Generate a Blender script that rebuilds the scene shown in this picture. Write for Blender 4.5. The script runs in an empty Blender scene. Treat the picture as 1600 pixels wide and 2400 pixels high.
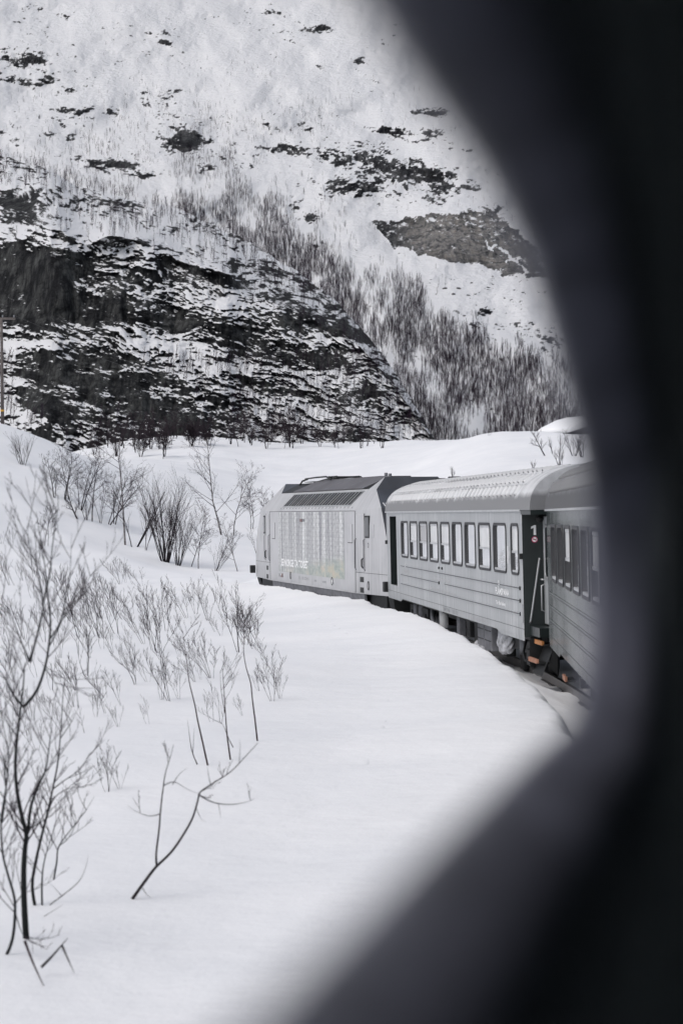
import bpy, bmesh, math, random
import numpy as np
from mathutils import Vector, Matrix

# ------------------------------------------------------------------ camera, sky, sun, exposure
SC = bpy.context.scene
COL = SC.collection
EYE = 3.05
F = 5000.0            # focal length in pixels of a 1600 px wide frame (75 mm on 24 mm)
HOR = 1208.0
cam_d = bpy.data.cameras.new('camera')
cam = bpy.data.objects.new('camera', cam_d)
COL.objects.link(cam)
cam.location = (0, 0, EYE)
cam.rotation_euler = (math.radians(90) + 8.0 / F, 0, 0)
cam_d.sensor_fit = 'HORIZONTAL'
cam_d.sensor_width = 24
cam_d.lens = 75
cam_d.clip_start = 0.02
cam_d.clip_end = 6000
cam_d.dof.use_dof = True
cam_d.dof.focus_distance = 58
cam_d.dof.aperture_fstop = 3.9
SC.camera = cam

SUN_EL, SUN_AZ = math.radians(52), math.radians(-125)
w = bpy.data.worlds.new('World')
SC.world = w
w.use_nodes = True
nt = w.node_tree
nt.nodes.clear()
sky = nt.nodes.new('ShaderNodeTexSky')
sky.sky_type = 'NISHITA'
sky.sun_disc = False
sky.sun_elevation = SUN_EL
sky.sun_rotation = SUN_AZ
sky.dust_density = 4.0
sky.ozone_density = 1.0
hs = nt.nodes.new('ShaderNodeHueSaturation')
hs.inputs['Saturation'].default_value = 0.55      # cloud cover
bg = nt.nodes.new('ShaderNodeBackground')
bg.inputs['Strength'].default_value = 0.14
wo = nt.nodes.new('ShaderNodeOutputWorld')
nt.links.new(sky.outputs[0], hs.inputs['Color'])
nt.links.new(hs.outputs[0], bg.inputs['Color'])
nt.links.new(bg.outputs[0], wo.inputs['Surface'])
sun_d = bpy.data.lights.new('sun', 'SUN')
sun_d.energy = 0.6
sun_d.angle = math.radians(60)
sun_d.color = (1.0, 0.98, 0.95)
sun = bpy.data.objects.new('sun', sun_d)
COL.objects.link(sun)
sd = Vector((math.sin(SUN_AZ) * math.cos(SUN_EL), math.cos(SUN_AZ) * math.cos(SUN_EL), math.sin(SUN_EL)))
sun.rotation_euler = sd.to_track_quat('Z', 'Y').to_euler()
sun.location = (-20, -20, 60)
SC.view_settings.view_transform = 'Standard'
SC.view_settings.look = 'None'
SC.view_settings.exposure = -0.05
SC.view_settings.gamma = 1.0
SC.view_settings.use_curve_mapping = False
SC.render.engine = 'CYCLES'
SC.cycles.use_denoising = True
SC.cycles.max_bounces = 6
SC.cycles.diffuse_bounces = 3
SC.cycles.glossy_bounces = 3
SC.cycles.transparent_max_bounces = 8
SC.cycles.volume_bounces = 2

random.seed(7)
RNG = np.random.default_rng(11)

# ------------------------------------------------------------------ helpers
def P(px, py, Y):
    return Vector(((px - 800) / F * Y, Y, EYE - (py - HOR) / F * Y))

def tag(o, label=None, cat=None, group=None, kind=None):
    if label: o['label'] = label
    if cat: o['category'] = cat
    if group: o['group'] = group
    if kind: o['kind'] = kind
    return o

def empty(name, parent=None):
    o = bpy.data.objects.new(name, None)
    COL.objects.link(o)
    o.empty_display_size = 0.2
    if parent: o.parent = parent
    return o

def fast_mesh(name, verts, faces, smooth=True):
    """verts (n,3) array, faces (m,k) array of one polygon size"""
    me = bpy.data.meshes.new(name)
    verts = np.asarray(verts, np.float32); faces = np.asarray(faces, np.int32)
    n, k = faces.shape
    me.vertices.add(len(verts)); me.vertices.foreach_set('co', verts.ravel())
    me.loops.add(n * k); me.loops.foreach_set('vertex_index', faces.ravel())
    me.polygons.add(n)
    me.polygons.foreach_set('loop_start', np.arange(0, n * k, k, dtype=np.int32))
    me.polygons.foreach_set('loop_total', np.full(n, k, np.int32))
    me.polygons.foreach_set('use_smooth', np.full(n, smooth))
    me.update(calc_edges=True)
    me.validate()
    return me

def link(name, me, mat=None, parent=None):
    o = bpy.data.objects.new(name, me)
    COL.objects.link(o)
    if mat is not None and len(me.materials) == 0:
        me.materials.append(mat)
    if parent: o.parent = parent
    return o

def grid_faces(nr, nc):
    i = np.arange(nr * nc).reshape(nr, nc)
    return np.stack([i[:-1, :-1], i[:-1, 1:], i[1:, 1:], i[1:, :-1]], -1).reshape(-1, 4)

class MB:
    def __init__(s): s.v = []; s.f = []
    def quad(s, *p):
        b = len(s.v); s.v += [tuple(q) for q in p]; s.f.append(tuple(range(b, b + len(p)))); return s
    def box(s, x0, x1, y0, y1, z0, z1):
        b = len(s.v)
        s.v += [(x, y, z) for z in (z0, z1) for y in (y0, y1) for x in (x0, x1)]
        s.f += [tuple(b + i for i in q) for q in ((0, 2, 3, 1), (4, 5, 7, 6), (0, 1, 5, 4), (2, 6, 7, 3), (0, 4, 6, 2), (1, 3, 7, 5))]
        return s
    def loft(s, loops, closed=True, caps=False):
        b = len(s.v); n = len(loops[0])
        for L in loops: s.v += [tuple(p) for p in L]
        for i in range(len(loops) - 1):
            for j in range(n if closed else n - 1):
                k = (j + 1) % n
                s.f.append((b + i * n + j, b + i * n + k, b + (i + 1) * n + k, b + (i + 1) * n + j))
        if caps:
            s.f.append(tuple(b + j for j in reversed(range(n))))
            s.f.append(tuple(b + (len(loops) - 1) * n + j for j in range(n)))
        return s
    def tube(s, pts, rad, n=6, caps=True):
        pts = [Vector(p) for p in pts]
        if not hasattr(rad, '__len__'): rad = [rad] * len(pts)
        loops = []
        up = Vector((0.31, 0.2, 0.93)).normalized()
        for i, p in enumerate(pts):
            d = (pts[min(i + 1, len(pts) - 1)] - pts[max(i - 1, 0)]).normalized()
            a = d.cross(up)
            if a.length < 1e-3: a = d.cross(Vector((1, 0, 0)))
            a.normalize(); c = d.cross(a)
            loops.append([p + (a * math.cos(2 * math.pi * k / n) + c * math.sin(2 * math.pi * k / n)) * rad[i] for k in range(n)])
        return s.loft(loops, True, caps)
    def cyl(s, c, r, axis, L, n=20):
        c = Vector(c); a = Vector(axis).normalized()
        return s.tube([c - a * L / 2, c + a * L / 2], r, n)
    def mesh(s, name='m', smooth=False):
        me = bpy.data.meshes.new(name)
        me.from_pydata(s.v, [], s.f)
        me.validate()
        if smooth:
            me.polygons.foreach_set('use_smooth', np.full(len(me.polygons), True))
        return me
    def build(s, name, mat, parent=None, smooth=False, bevel=0):
        me = s.mesh(name, smooth)
        bm = bmesh.new(); bm.from_mesh(me); bmesh.ops.recalc_face_normals(bm, faces=bm.faces); bm.to_mesh(me); bm.free()
        o = link(name, me, mat, parent)
        if bevel:
            m = o.modifiers.new('bevel', 'BEVEL'); m.width = bevel; m.segments = 2; m.limit_method = 'ANGLE'
        return o

_TAB = RNG.random((512, 512))
def vn(x, y, seed=0):
    x = np.asarray(x, float) + seed * 37.17; y = np.asarray(y, float) + seed * 91.73
    xi = np.floor(x).astype(int); yi = np.floor(y).astype(int)
    fx = x - xi; fy = y - yi
    fx = fx * fx * fx * (fx * (fx * 6 - 15) + 10); fy = fy * fy * fy * (fy * (fy * 6 - 15) + 10)
    a = _TAB[xi % 512, yi % 512]; b = _TAB[(xi + 1) % 512, yi % 512]
    c = _TAB[xi % 512, (yi + 1) % 512]; d = _TAB[(xi + 1) % 512, (yi + 1) % 512]
    return (a * (1 - fx) + b * fx) * (1 - fy) + (c * (1 - fx) + d * fx) * fy
def fbm(x, y, octv=4, seed=0, gain=0.5):
    s = 0; a = 1; t = 0
    for o in range(octv):
        s = s + a * (vn(np.asarray(x) * 2 ** o, np.asarray(y) * 2 ** o, seed + o) - .5) * 2
        t += a; a *= gain
    return s / t
def sstep(a, b, x):
    t = np.clip((x - a) / (b - a), 0, 1); return t * t * (3 - 2 * t)
def blur(a, n, axis):
    """box blur with edge padding, three passes"""
    for _ in range(3):
        pad = [(0, 0)] * a.ndim; pad[axis] = (n + 1, n)
        c = np.cumsum(np.pad(a, pad, mode='edge'), axis=axis)
        m = a.shape[axis]
        a = (np.take(c, range(2 * n + 1, 2 * n + 1 + m), axis) - np.take(c, range(0, m), axis)) / (2 * n + 1)
    return a

# ------------------------------------------------------------------ materials
def nodes(name):
    m = bpy.data.materials.new(name); m.use_nodes = True
    t = m.node_tree; b = t.nodes['Principled BSDF']
    return m, t, b
def N(t, typ, **kw):
    n = t.nodes.new(typ)
    for k, v in kw.items():
        if k in n.inputs: n.inputs[k].default_value = v
        else: setattr(n, k, v)
    return n
def ramp(t, fac, stops):
    r = t.nodes.new('ShaderNodeValToRGB')
    e = r.color_ramp.elements
    while len(e) > 1: e.remove(e[-1])
    e[0].position = stops[0][0]; e[0].color = (*stops[0][1], 1)
    for p, c in stops[1:]:
        q = e.new(p); q.color = (*c, 1)
    t.links.new(fac, r.inputs[0])
    return r
def coord(t, scale=(1, 1, 1), kind='Object', rot=(0, 0, 0)):
    c = t.nodes.new('ShaderNodeTexCoord'); m = t.nodes.new('ShaderNodeMapping')
    m.inputs['Scale'].default_value = scale; m.inputs['Rotation'].default_value = rot
    t.links.new(c.outputs[kind], m.inputs[0])
    return m.outputs[0]
def noise(t, vec, scale, detail=4, rough=.55):
    n = N(t, 'ShaderNodeTexNoise', Scale=scale, Detail=detail, Roughness=rough)
    t.links.new(vec, n.inputs['Vector'])
    return n.outputs[0]
def mixc(t, fac, a, b):
    m = t.nodes.new('ShaderNodeMix'); m.data_type = 'RGBA'
    for s, v in ((0, fac), (6, a), (7, b)):
        if isinstance(v, bpy.types.NodeSocket): t.links.new(v, m.inputs[s])
        elif isinstance(v, (tuple, list)): m.inputs[s].default_value = (*v, 1)
        else: m.inputs[s].default_value = v
    return m.outputs[2]
def bump(t, b, h, dist, strength=1.0):
    n = N(t, 'ShaderNodeBump', Strength=strength, Distance=dist)
    t.links.new(h, n.inputs['Height']); t.links.new(n.outputs[0], b.inputs['Normal'])

def plain(name, col, rough=.5, metal=0.0, spec=.5, var=.12, scale=3.0):
    """one base colour with a little uneven wear"""
    m, t, b = nodes(name)
    v = noise(t, coord(t), scale, 5)
    lo = tuple(c * (1 - var) for c in col); hi = tuple(min(1, c * (1 + var)) for c in col)
    r = ramp(t, v, [(.3, lo), (.7, hi)])
    t.links.new(r.outputs[0], b.inputs['Base Color'])
    b.inputs['Roughness'].default_value = rough; b.inputs['Metallic'].default_value = metal
    b.inputs['Specular IOR Level'].default_value = spec
    return m

M = {}
def snow_mat():
    m, t, b = nodes('snow')
    v = noise(t, coord(t), .35, 4)
    r = ramp(t, v, [(.3, (.80, .815, .845)), (.7, (.86, .868, .89))])
    t.links.new(r.outputs[0], b.inputs['Base Color'])
    b.inputs['Roughness'].default_value = .75
    b.inputs['Specular IOR Level'].default_value = .15
    h1 = noise(t, coord(t), 1.3, 6, .6)
    bump(t, b, h1, .10, .45)
    return m
M['snow'] = snow_mat()

def mountain_mat(name, dark, mid, light, fs, snow_c=(.80, .81, .835)):
    """snow on the ledges, bare rock on the faces, from the attributes baked with the relief"""
    m, t, b = nodes(name)
    at = N(t, 'ShaderNodeAttribute', attribute_name='snow')
    tn = N(t, 'ShaderNodeAttribute', attribute_name='pale')
    fine = noise(t, coord(t, (fs, fs, fs * 2.2), rot=(0, .2, 0)), 1.0, 8, .72)
    crk = N(t, 'ShaderNodeTexVoronoi', Scale=1.0, feature='DISTANCE_TO_EDGE')
    t.links.new(coord(t, (fs * .55, fs * .4, fs * .32), rot=(0, .25, 0)), crk.inputs['Vector'])
    crr = ramp(t, crk.outputs['Distance'], [(0, (.35, .35, .35)), (.10, (1, 1, 1))])
    add = N(t, 'ShaderNodeMath', operation='MULTIPLY_ADD')
    t.links.new(fine, add.inputs[0]); add.inputs[1].default_value = 1.5
    sub = N(t, 'ShaderNodeMath', operation='ADD'); sub.inputs[1].default_value = -.75
    gn = t.nodes.new('ShaderNodeNewGeometry'); gs_ = N(t, 'ShaderNodeSeparateXYZ'); t.links.new(gn.outputs['Normal'], gs_.inputs[0])
    nzf = N(t, 'ShaderNodeMapRange'); nzf.inputs[1].default_value = .10; nzf.inputs[2].default_value = .85; nzf.inputs[3].default_value = -.34; nzf.inputs[4].default_value = .42
    t.links.new(gs_.outputs['Z'], nzf.inputs[0])
    as_ = N(t, 'ShaderNodeMath', operation='ADD'); t.links.new(at.outputs['Fac'], as_.inputs[0]); t.links.new(nzf.outputs[0], as_.inputs[1])
    t.links.new(as_.outputs[0], sub.inputs[0]); t.links.new(sub.outputs[0], add.inputs[2])
    edge = ramp(t, add.outputs[0], [(.30, (0, 0, 0)), (.45, (.13, .13, .13)), (.55, (.85, .85, .85)), (.62, (1, 1, 1))])
    sv = noise(t, coord(t, (fs * .9, fs * .3, fs * .10)), 1.0, 7, .68)
    big = noise(t, coord(t, (fs * .14, fs * .1, fs * .16)), 1.0, 4, .6)
    av = N(t, 'ShaderNodeMath', operation='MULTIPLY_ADD'); av.inputs[1].default_value = .55
    hb = N(t, 'ShaderNodeMath', operation='MULTIPLY'); hb.inputs[1].default_value = .45
    t.links.new(big, hb.inputs[0]); t.links.new(sv, av.inputs[0]); t.links.new(hb.outputs[0], av.inputs[2])
    rk = ramp(t, av.outputs[0], [(.40, dark), (.48, mid), (.55, light), (.64, tuple(c * 1.7 for c in light))])
    rm = t.nodes.new('ShaderNodeMix'); rm.data_type = 'RGBA'; rm.blend_type = 'MULTIPLY'; rm.inputs[0].default_value = .8
    t.links.new(rk.outputs[0], rm.inputs[6]); t.links.new(crr.outputs[0], rm.inputs[7])
    pv = noise(t, coord(t, (fs * .6, fs * .3, fs * .16), rot=(0, .35, 0)), 1.0, 8, .74)
    pr = ramp(t, pv, [(.34, (.03, .031, .035)), (.42, (.10, .10, .105)), (.50, (.22, .215, .21)), (.58, (.28, .265, .25)), (.66, (.20, .175, .155)), (.76, (.13, .11, .10))])
    pm = t.nodes.new('ShaderNodeMix'); pm.data_type = 'RGBA'; pm.blend_type = 'MULTIPLY'; pm.inputs[0].default_value = .30
    t.links.new(pr.outputs[0], pm.inputs[6]); t.links.new(crr.outputs[0], pm.inputs[7])
    st = noise(t, coord(t, (fs * .16, fs * .3, fs * 1.1), rot=(0, -.45, 0)), 1.0, 6, .7)
    sr = ramp(t, st, [(.36, (.18, .18, .19)), (.46, (.8, .8, .8)), (.6, (1, 1, 1))])
    ps = t.nodes.new('ShaderNodeMix'); ps.data_type = 'RGBA'; ps.blend_type = 'MULTIPLY'; ps.inputs[0].default_value = .85
    t.links.new(pm.outputs[2], ps.inputs[6]); t.links.new(sr.outputs[0], ps.inputs[7])
    rock = mixc(t, tn.outputs['Fac'], rm.outputs[2], ps.outputs[2])
    c = mixc(t, edge.outputs[0], rock, snow_c)
    t.links.new(c, b.inputs['Base Color'])
    b.inputs['Roughness'].default_value = .85
    b.inputs['Specular IOR Level'].default_value = .15
    h = noise(t, coord(t, (fs * .5, fs * .5, fs * .8)), 1.0, 8, .7)
    bump(t, b, h, 1.4 / fs, .8)
    return m
M['knoll'] = mountain_mat('rock_and_snow_near', (.005, .0055, .007), (.015, .016, .018), (.050, .052, .052), 1.7)
M['slope'] = mountain_mat('rock_and_snow_far', (.010, .0105, .013), (.026, .027, .031), (.075, .077, .08), .9)
M['bark'] = plain('bark_dark', (.024, .020, .023), .9, spec=.1, var=.3, scale=9)
M['bark_near'] = plain('bark_green_grey', (.014, .016, .016), .85, spec=.15, var=.35, scale=20)
M['twig'] = plain('twig_brown', (.038, .029, .035), .9, spec=.1, var=.25, scale=9)
M['redtwig'] = plain('twig_red_brown', (.035, .018, .022), .8, spec=.15, var=.25, scale=9)
M['forest'] = plain('forest_twigs', (.030, .020, .031), .95, spec=.05, var=.3, scale=.05)

def birch_mat():
    m, t, b = nodes('birch_bark')
    v = noise(t, coord(t, (1, 1, 3)), 3.0, 5)
    r = ramp(t, v, [(.40, (.035, .03, .032)), (.52, (.20, .19, .19)), (.7, (.36, .34, .33))])
    t.links.new(r.outputs[0], b.inputs['Base Color']); b.inputs['Roughness'].default_value = .9
    return m
M['birch'] = birch_mat()

def coach_mat(name, base, dirt, rough):
    """painted steel side with vertical streaks of road dirt and thin frost"""
    m, t, b = nodes(name)
    s1 = noise(t, coord(t, (9, 1, .55)), 1.0, 6, .6)
    s2 = noise(t, coord(t, (.7, 1, .9)), .9, 5)
    r1 = ramp(t, s1, [(.38, (0, 0, 0)), (.60, (1, 1, 1))])
    r2 = ramp(t, s2, [(.3, (0, 0, 0)), (.72, (1, 1, 1))])
    mm = N(t, 'ShaderNodeMath', operation='MULTIPLY')
    t.links.new(r1.outputs[0], mm.inputs[0]); t.links.new(r2.outputs[0], mm.inputs[1])
    c = mixc(t, mm.outputs[0], base, dirt)
    t.links.new(c, b.inputs['Base Color'])
    rr = ramp(t, s2, [(.3, (rough,) * 3), (.7, (rough + .15,) * 3)])
    t.links.new(rr.outputs[0], b.inputs['Roughness'])
    h = noise(t, coord(t, (.5, 1, .6)), 1.2, 2)
    bump(t, b, h, .012, .5)
    return m
M['coach'] = coach_mat('coach_paint_grey', (.285, .302, .315), (.50, .515, .53), .32)
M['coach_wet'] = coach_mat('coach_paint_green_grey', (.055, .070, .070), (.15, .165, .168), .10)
M['silver'] = coach_mat('locomotive_silver', (.48, .485, .505), (.33, .34, .355), .36)
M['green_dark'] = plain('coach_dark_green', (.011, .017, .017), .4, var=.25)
M['mask'] = plain('locomotive_slate', (.050, .054, .064), .42, var=.25, scale=1.2)
M['roofdark'] = plain('locomotive_roof', (.105, .102, .112), .6, var=.2, scale=.8)
M['black'] = plain('black_steel', (.012, .013, .014), .6, var=.4)
M['rubber'] = plain('window_rubber', (.020, .021, .025), .55, var=.2)
M['alu'] = plain('aluminium', (.52, .53, .54), .35, metal=.6, var=.1)
M['white'] = plain('white_paint', (.84, .85, .86), .6, var=.06)
M['ghost'] = plain('worn_white_print', (.50, .51, .525), .6, var=.2, scale=8)
M['ghost2'] = plain('worn_grey_print', (.31, .32, .335), .6, var=.2, scale=8)
M['orange'] = plain('orange_step_edge', (.44, .18, .055), .6, var=.25, scale=8)
M['orange2'] = plain('pale_orange_step_edge', (.42, .21, .14), .6, var=.25, scale=8)
M['red'] = plain('sign_red', (.45, .03, .12), .5)
M['lampred'] = plain('lamp_dark_red', (.10, .02, .015), .3)
M['ice'] = plain('dirty_ice', (.50, .51, .54), .6, var=.55, scale=7)
M['box'] = plain('equipment_box_grey', (.20, .205, .225), .6, var=.3, scale=4)
M['wood'] = plain('weathered_pole_wood', (.12, .105, .10), .85, var=.3, scale=5)
M['yellow'] = plain('yellow_band', (.60, .34, .04), .6)
M['cabinwall'] = plain('dark_stained_boards', (.025, .022, .02), .8, var=.3, scale=5)
M['rail'] = plain('rail_steel', (.16, .15, .15), .35, metal=.8, var=.2)
M['rock'] = plain('boulder_rock', (.045, .046, .05), .9, spec=.15, var=.4, scale=1.5)
M['lining'] = plain('coach_lining', (.09, .10, .104), .5, var=.2, scale=4)
M['wframe'] = plain('window_frame_dark', (.085, .092, .10), .32, var=.2, scale=4)
M['sillm'] = plain('window_sill_slate', (.105, .110, .145), .42, var=.5, scale=14)

def glass_mat(name, tint, ior, rough=.03):
    m, t, b = nodes(name)
    v = noise(t, coord(t), 2.0, 3)
    r = ramp(t, v, [(.3, tuple(c * .8 for c in tint)), (.7, tint)])
    t.links.new(r.outputs[0], b.inputs['Base Color'])
    b.inputs['Roughness'].default_value = rough; b.inputs['IOR'].default_value = ior
    return m
M['glass'] = glass_mat('coach_window_glass', (.86, .87, .88), 1.5)
M['glass'].node_tree.nodes['Principled BSDF'].inputs['Metallic'].default_value = .93
M['glass_frost'] = glass_mat('frosted_sash_glass', (.70, .71, .72), 1.8, .25)
M['glass_speck'] = glass_mat('speckled_sash_glass', (.34, .34, .345), 1.8, .2)
M['glass_dark'] = glass_mat('dark_cab_glass', (.015, .02, .022), 1.6)
def clear_mat():
    m, t, b = nodes('clear_window_glass')
    tr = t.nodes.new('ShaderNodeBsdfTransparent'); tr.inputs[0].default_value = (.8, .83, .84, 1)
    gl = N(t, 'ShaderNodeBsdfGlossy', Roughness=.03)
    fr = N(t, 'ShaderNodeFresnel', IOR=1.5)
    mx = t.nodes.new('ShaderNodeMixShader')
    t.links.new(fr.outputs[0], mx.inputs[0]); t.links.new(tr.outputs[0], mx.inputs[1]); t.links.new(gl.outputs[0], mx.inputs[2])
    t.links.new(mx.outputs[0], t.nodes['Material Output'].inputs['Surface'])
    return m
M['clear'] = clear_mat()

def roof_mat(name, dark, pale):
    """coach roof, powder snow blown into the corrugation"""
    m, t, b = nodes(name)
    v = noise(t, coord(t, (2.2, .5, .5), rot=(0, 0, .25)), 1.0, 6, .65)
    v2 = noise(t, coord(t, (.25, 1.2, 1.2)), 1.0, 4)
    ad = N(t, 'ShaderNodeMath', operation='ADD'); t.links.new(v, ad.inputs[0]); t.links.new(v2, ad.inputs[1])
    hf = N(t, 'ShaderNodeMath', operation='MULTIPLY'); hf.inputs[1].default_value = .5; t.links.new(ad.outputs[0], hf.inputs[0])
    r = ramp(t, hf.outputs[0], [(.38, dark), (.62, pale)])
    sp = N(t, 'ShaderNodeSeparateXYZ'); t.links.new(coord(t), sp.inputs[0])
    zz = N(t, 'ShaderNodeMath', operation='MULTIPLY_ADD'); zz.inputs[1].default_value = .25
    t.links.new(v, zz.inputs[0]); t.links.new(sp.outputs['Z'], zz.inputs[2])
    lo = ramp(t, zz.outputs[0], [(0, (1, 1, 1)), (1, (1, 1, 1))])
    mr = N(t, 'ShaderNodeMapRange'); mr.inputs[1].default_value = 3.52; mr.inputs[2].default_value = 3.62; t.links.new(zz.outputs[0], mr.inputs[0])
    mc = mixc(t, mr.outputs[0], tuple(c * .75 for c in dark), r.outputs[0])
    t.links.new(mc, b.inputs['Base Color']); b.inputs['Roughness'].default_value = .6
    return m
M['roof'] = roof_mat('coach_roof_frosted', (.28, .285, .295), (.72, .73, .75))
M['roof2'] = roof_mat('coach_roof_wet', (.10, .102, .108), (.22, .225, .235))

def art_mat():
    """printed advert: pixelated vertical ripples in grey and white over a green and ochre landscape"""
    m, t, b = nodes('locomotive_advert_print')
    g = coord(t, (1, 1, 1))
    sx = N(t, 'ShaderNodeSeparateXYZ'); t.links.new(g, sx.inputs[0])
    stripes = noise(t, coord(t, (3.2, 1, .12)), 1.0, 5, .7)
    cell = N(t, 'ShaderNodeTexVoronoi', Scale=1.0); t.links.new(coord(t, (6.5, 1, 13)), cell.inputs['Vector'])
    wob = noise(t, coord(t, (7, 1, 9)), 1.0, 3)
    a1 = N(t, 'ShaderNodeMath', operation='MULTIPLY_ADD'); a1.inputs[1].default_value = .45
    t.links.new(wob, a1.inputs[0]); t.links.new(stripes, a1.inputs[2])
    gr = ramp(t, a1.outputs[0], [(.50, (.17, .17, .20)), (.64, (.28, .285, .305)), (.76, (.46, .47, .475)), (.88, (.70, .72, .72))])
    # horizontal joints between the printed rows
    wv = N(t, 'ShaderNodeMath', operation='MULTIPLY'); wv.inputs[1].default_value = 7.3; t.links.new(sx.outputs['Z'], wv.inputs[0])
    fr = N(t, 'ShaderNodeMath', operation='FRACT'); t.links.new(wv.outputs[0], fr.inputs[0])
    jl = ramp(t, fr.outputs[0], [(0, (.80, .80, .81)), (.16, (1, 1, 1)), (.9, (1, 1, 1)), (1, (.86, .86, .87))])
    mu = t.nodes.new('ShaderNodeMix'); mu.data_type = 'RGBA'; mu.blend_type = 'MULTIPLY'; mu.inputs[0].default_value = 1
    t.links.new(gr.outputs[0], mu.inputs[6]); t.links.new(jl.outputs[0], mu.inputs[7])
    # landscape along the bottom, rising to the near end
    ln = noise(t, coord(t, (1.1, 1, 2.2)), 1.0, 6, .7)
    lc = ramp(t, ln, [(.30, (.12, .16, .15)), (.42, (.22, .28, .25)), (.50, (.36, .40, .36)), (.58, (.46, .43, .32)), (.68, (.50, .42, .33)), (.8, (.62, .64, .6))])
    lh = N(t, 'ShaderNodeMath', operation='MULTIPLY_ADD'); lh.inputs[1].default_value = .055; lh.inputs[2].default_value = 0
    t.links.new(sx.outputs['X'], lh.inputs[0])          # X grows away from the near end
    s1 = N(t, 'ShaderNodeMath', operation='ADD'); t.links.new(lh.outputs[0], s1.inputs[0]); t.links.new(sx.outputs['Z'], s1.inputs[1])
    s2 = N(t, 'ShaderNodeMath', operation='MULTIPLY_ADD'); s2.inputs[1].default_value = .5
    t.links.new(ln, s2.inputs[0]); t.links.new(s1.outputs[0], s2.inputs[2])
    lf = ramp(t, s2.outputs[0], [(.70, (.85, .85, .85)), (1.0, (0, 0, 0))])
    far = ramp(t, lh.outputs[0], [(.1, (1, 1, 1)), (.5, (.45, .45, .45))])
    lm = N(t, 'ShaderNodeMath', operation='MULTIPLY'); t.links.new(lf.outputs[0], lm.inputs[0]); t.links.new(far.outputs[0], lm.inputs[1])
    c = mixc(t, lm.outputs[0], mu.outputs[2], lc.outputs[0])
    t.links.new(c, b.inputs['Base Color']); b.inputs['Roughness'].default_value = .4
    return m
M['art'] = art_mat()

# ------------------------------------------------------------------ the ground
TRK = (-151.3, 32.6); TR = 156.0           # centre and radius of the curve the track follows
def track_off(x, y):
    return np.hypot(np.asarray(x) - TRK[0], np.asarray(y) - TRK[1]) - TR

_GT = {   # bearing column -> (distance, picture row) of the lie of the land; rows under 60 are heights in metres
    -1600: [(95, .5), (130, 5.), (170, 11.), (260, 20.), (400, 26.)],
    -300: [(92, .5), (115, 4.6), (140, 11.), (150, 12.6), (165, 12.5), (200, 10.), (260, 9.), (400, 9.)],
    0: [(92, 1352), (102, 1310), (115, 1190), (128, 1080), (140, 1012), (150, 985), (165, 9.5), (200, 7.), (260, 6.), (400, 6.)],
    160: [(95, 1350), (108, 1300), (118, 1215), (128, 1130), (140, 1068), (148, 1050), (170, 7.2), (200, 7.4), (250, 11.), (400, 12.)],
    300: [(98, 1347), (110, 1300), (118, 1272), (130, 1195), (145, 1120), (160, 1082), (180, 1080), (215, 1062), (250, 1035), (400, 14.)],
    450: [(100, 1346), (112, 1318), (125, 1255), (145, 1160), (165, 1098), (190, 1072), (220, 1042), (250, 1018), (400, 15.)],
    620: [(105, 1340), (125, 1275), (150, 1175), (175, 1112), (200, 1075), (225, 1050), (250, 1035), (400, 13.)],
    800: [(60, .6), (90, 1.), (110, 1300), (130, 1235), (155, 1150), (180, 1095), (210, 1058), (240, 1038), (260, 11.), (400, 11.)],
    950: [(60, .6), (90, 1.3), (120, 3.), (160, 1120), (190, 1060), (215, 1026), (240, 11.), (400, 10.)],
    1150: [(60, .8), (90, 2.), (130, 1110), (160, 1045), (185, 1003), (210, 10.4), (400, 9.)],
    1300: [(60, .9), (90, 2.2), (130, 1100), (160, 1040), (185, 1009), (210, 10.3), (400, 9.)],
    3000: [(60, .9), (90, 2.2), (130, 5.), (160, 8.), (185, 10.), (210, 10.3), (400, 12.)],
}
_gpx = sorted(_GT); _gY = np.concatenate([np.linspace(2, 90, 30), np.linspace(93, 400, 160)])
_gZ = []
for c_ in _gpx:
    ys, zs = [2, 60 if _GT[c_][0][0] > 60 else 40], [.5, .48]
    for Y_, v_ in _GT[c_]:
        ys.append(Y_); zs.append(v_ if v_ < 60 else EYE - (v_ - HOR) / F * Y_)
    _gZ.append(np.interp(_gY, ys, zs))
_gZ = np.array(_gZ)
_fpx = np.concatenate([np.linspace(-1600, -300, 14)[:-1], np.linspace(-300, 1500, 181), np.linspace(1500, 3000, 12)[1:]])
_gZ = np.stack([np.interp(_fpx, _gpx, _gZ[:, j]) for j in range(len(_gY))], 1)
_gZ = blur(blur(_gZ, 4, 0), 2, 1)
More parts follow.
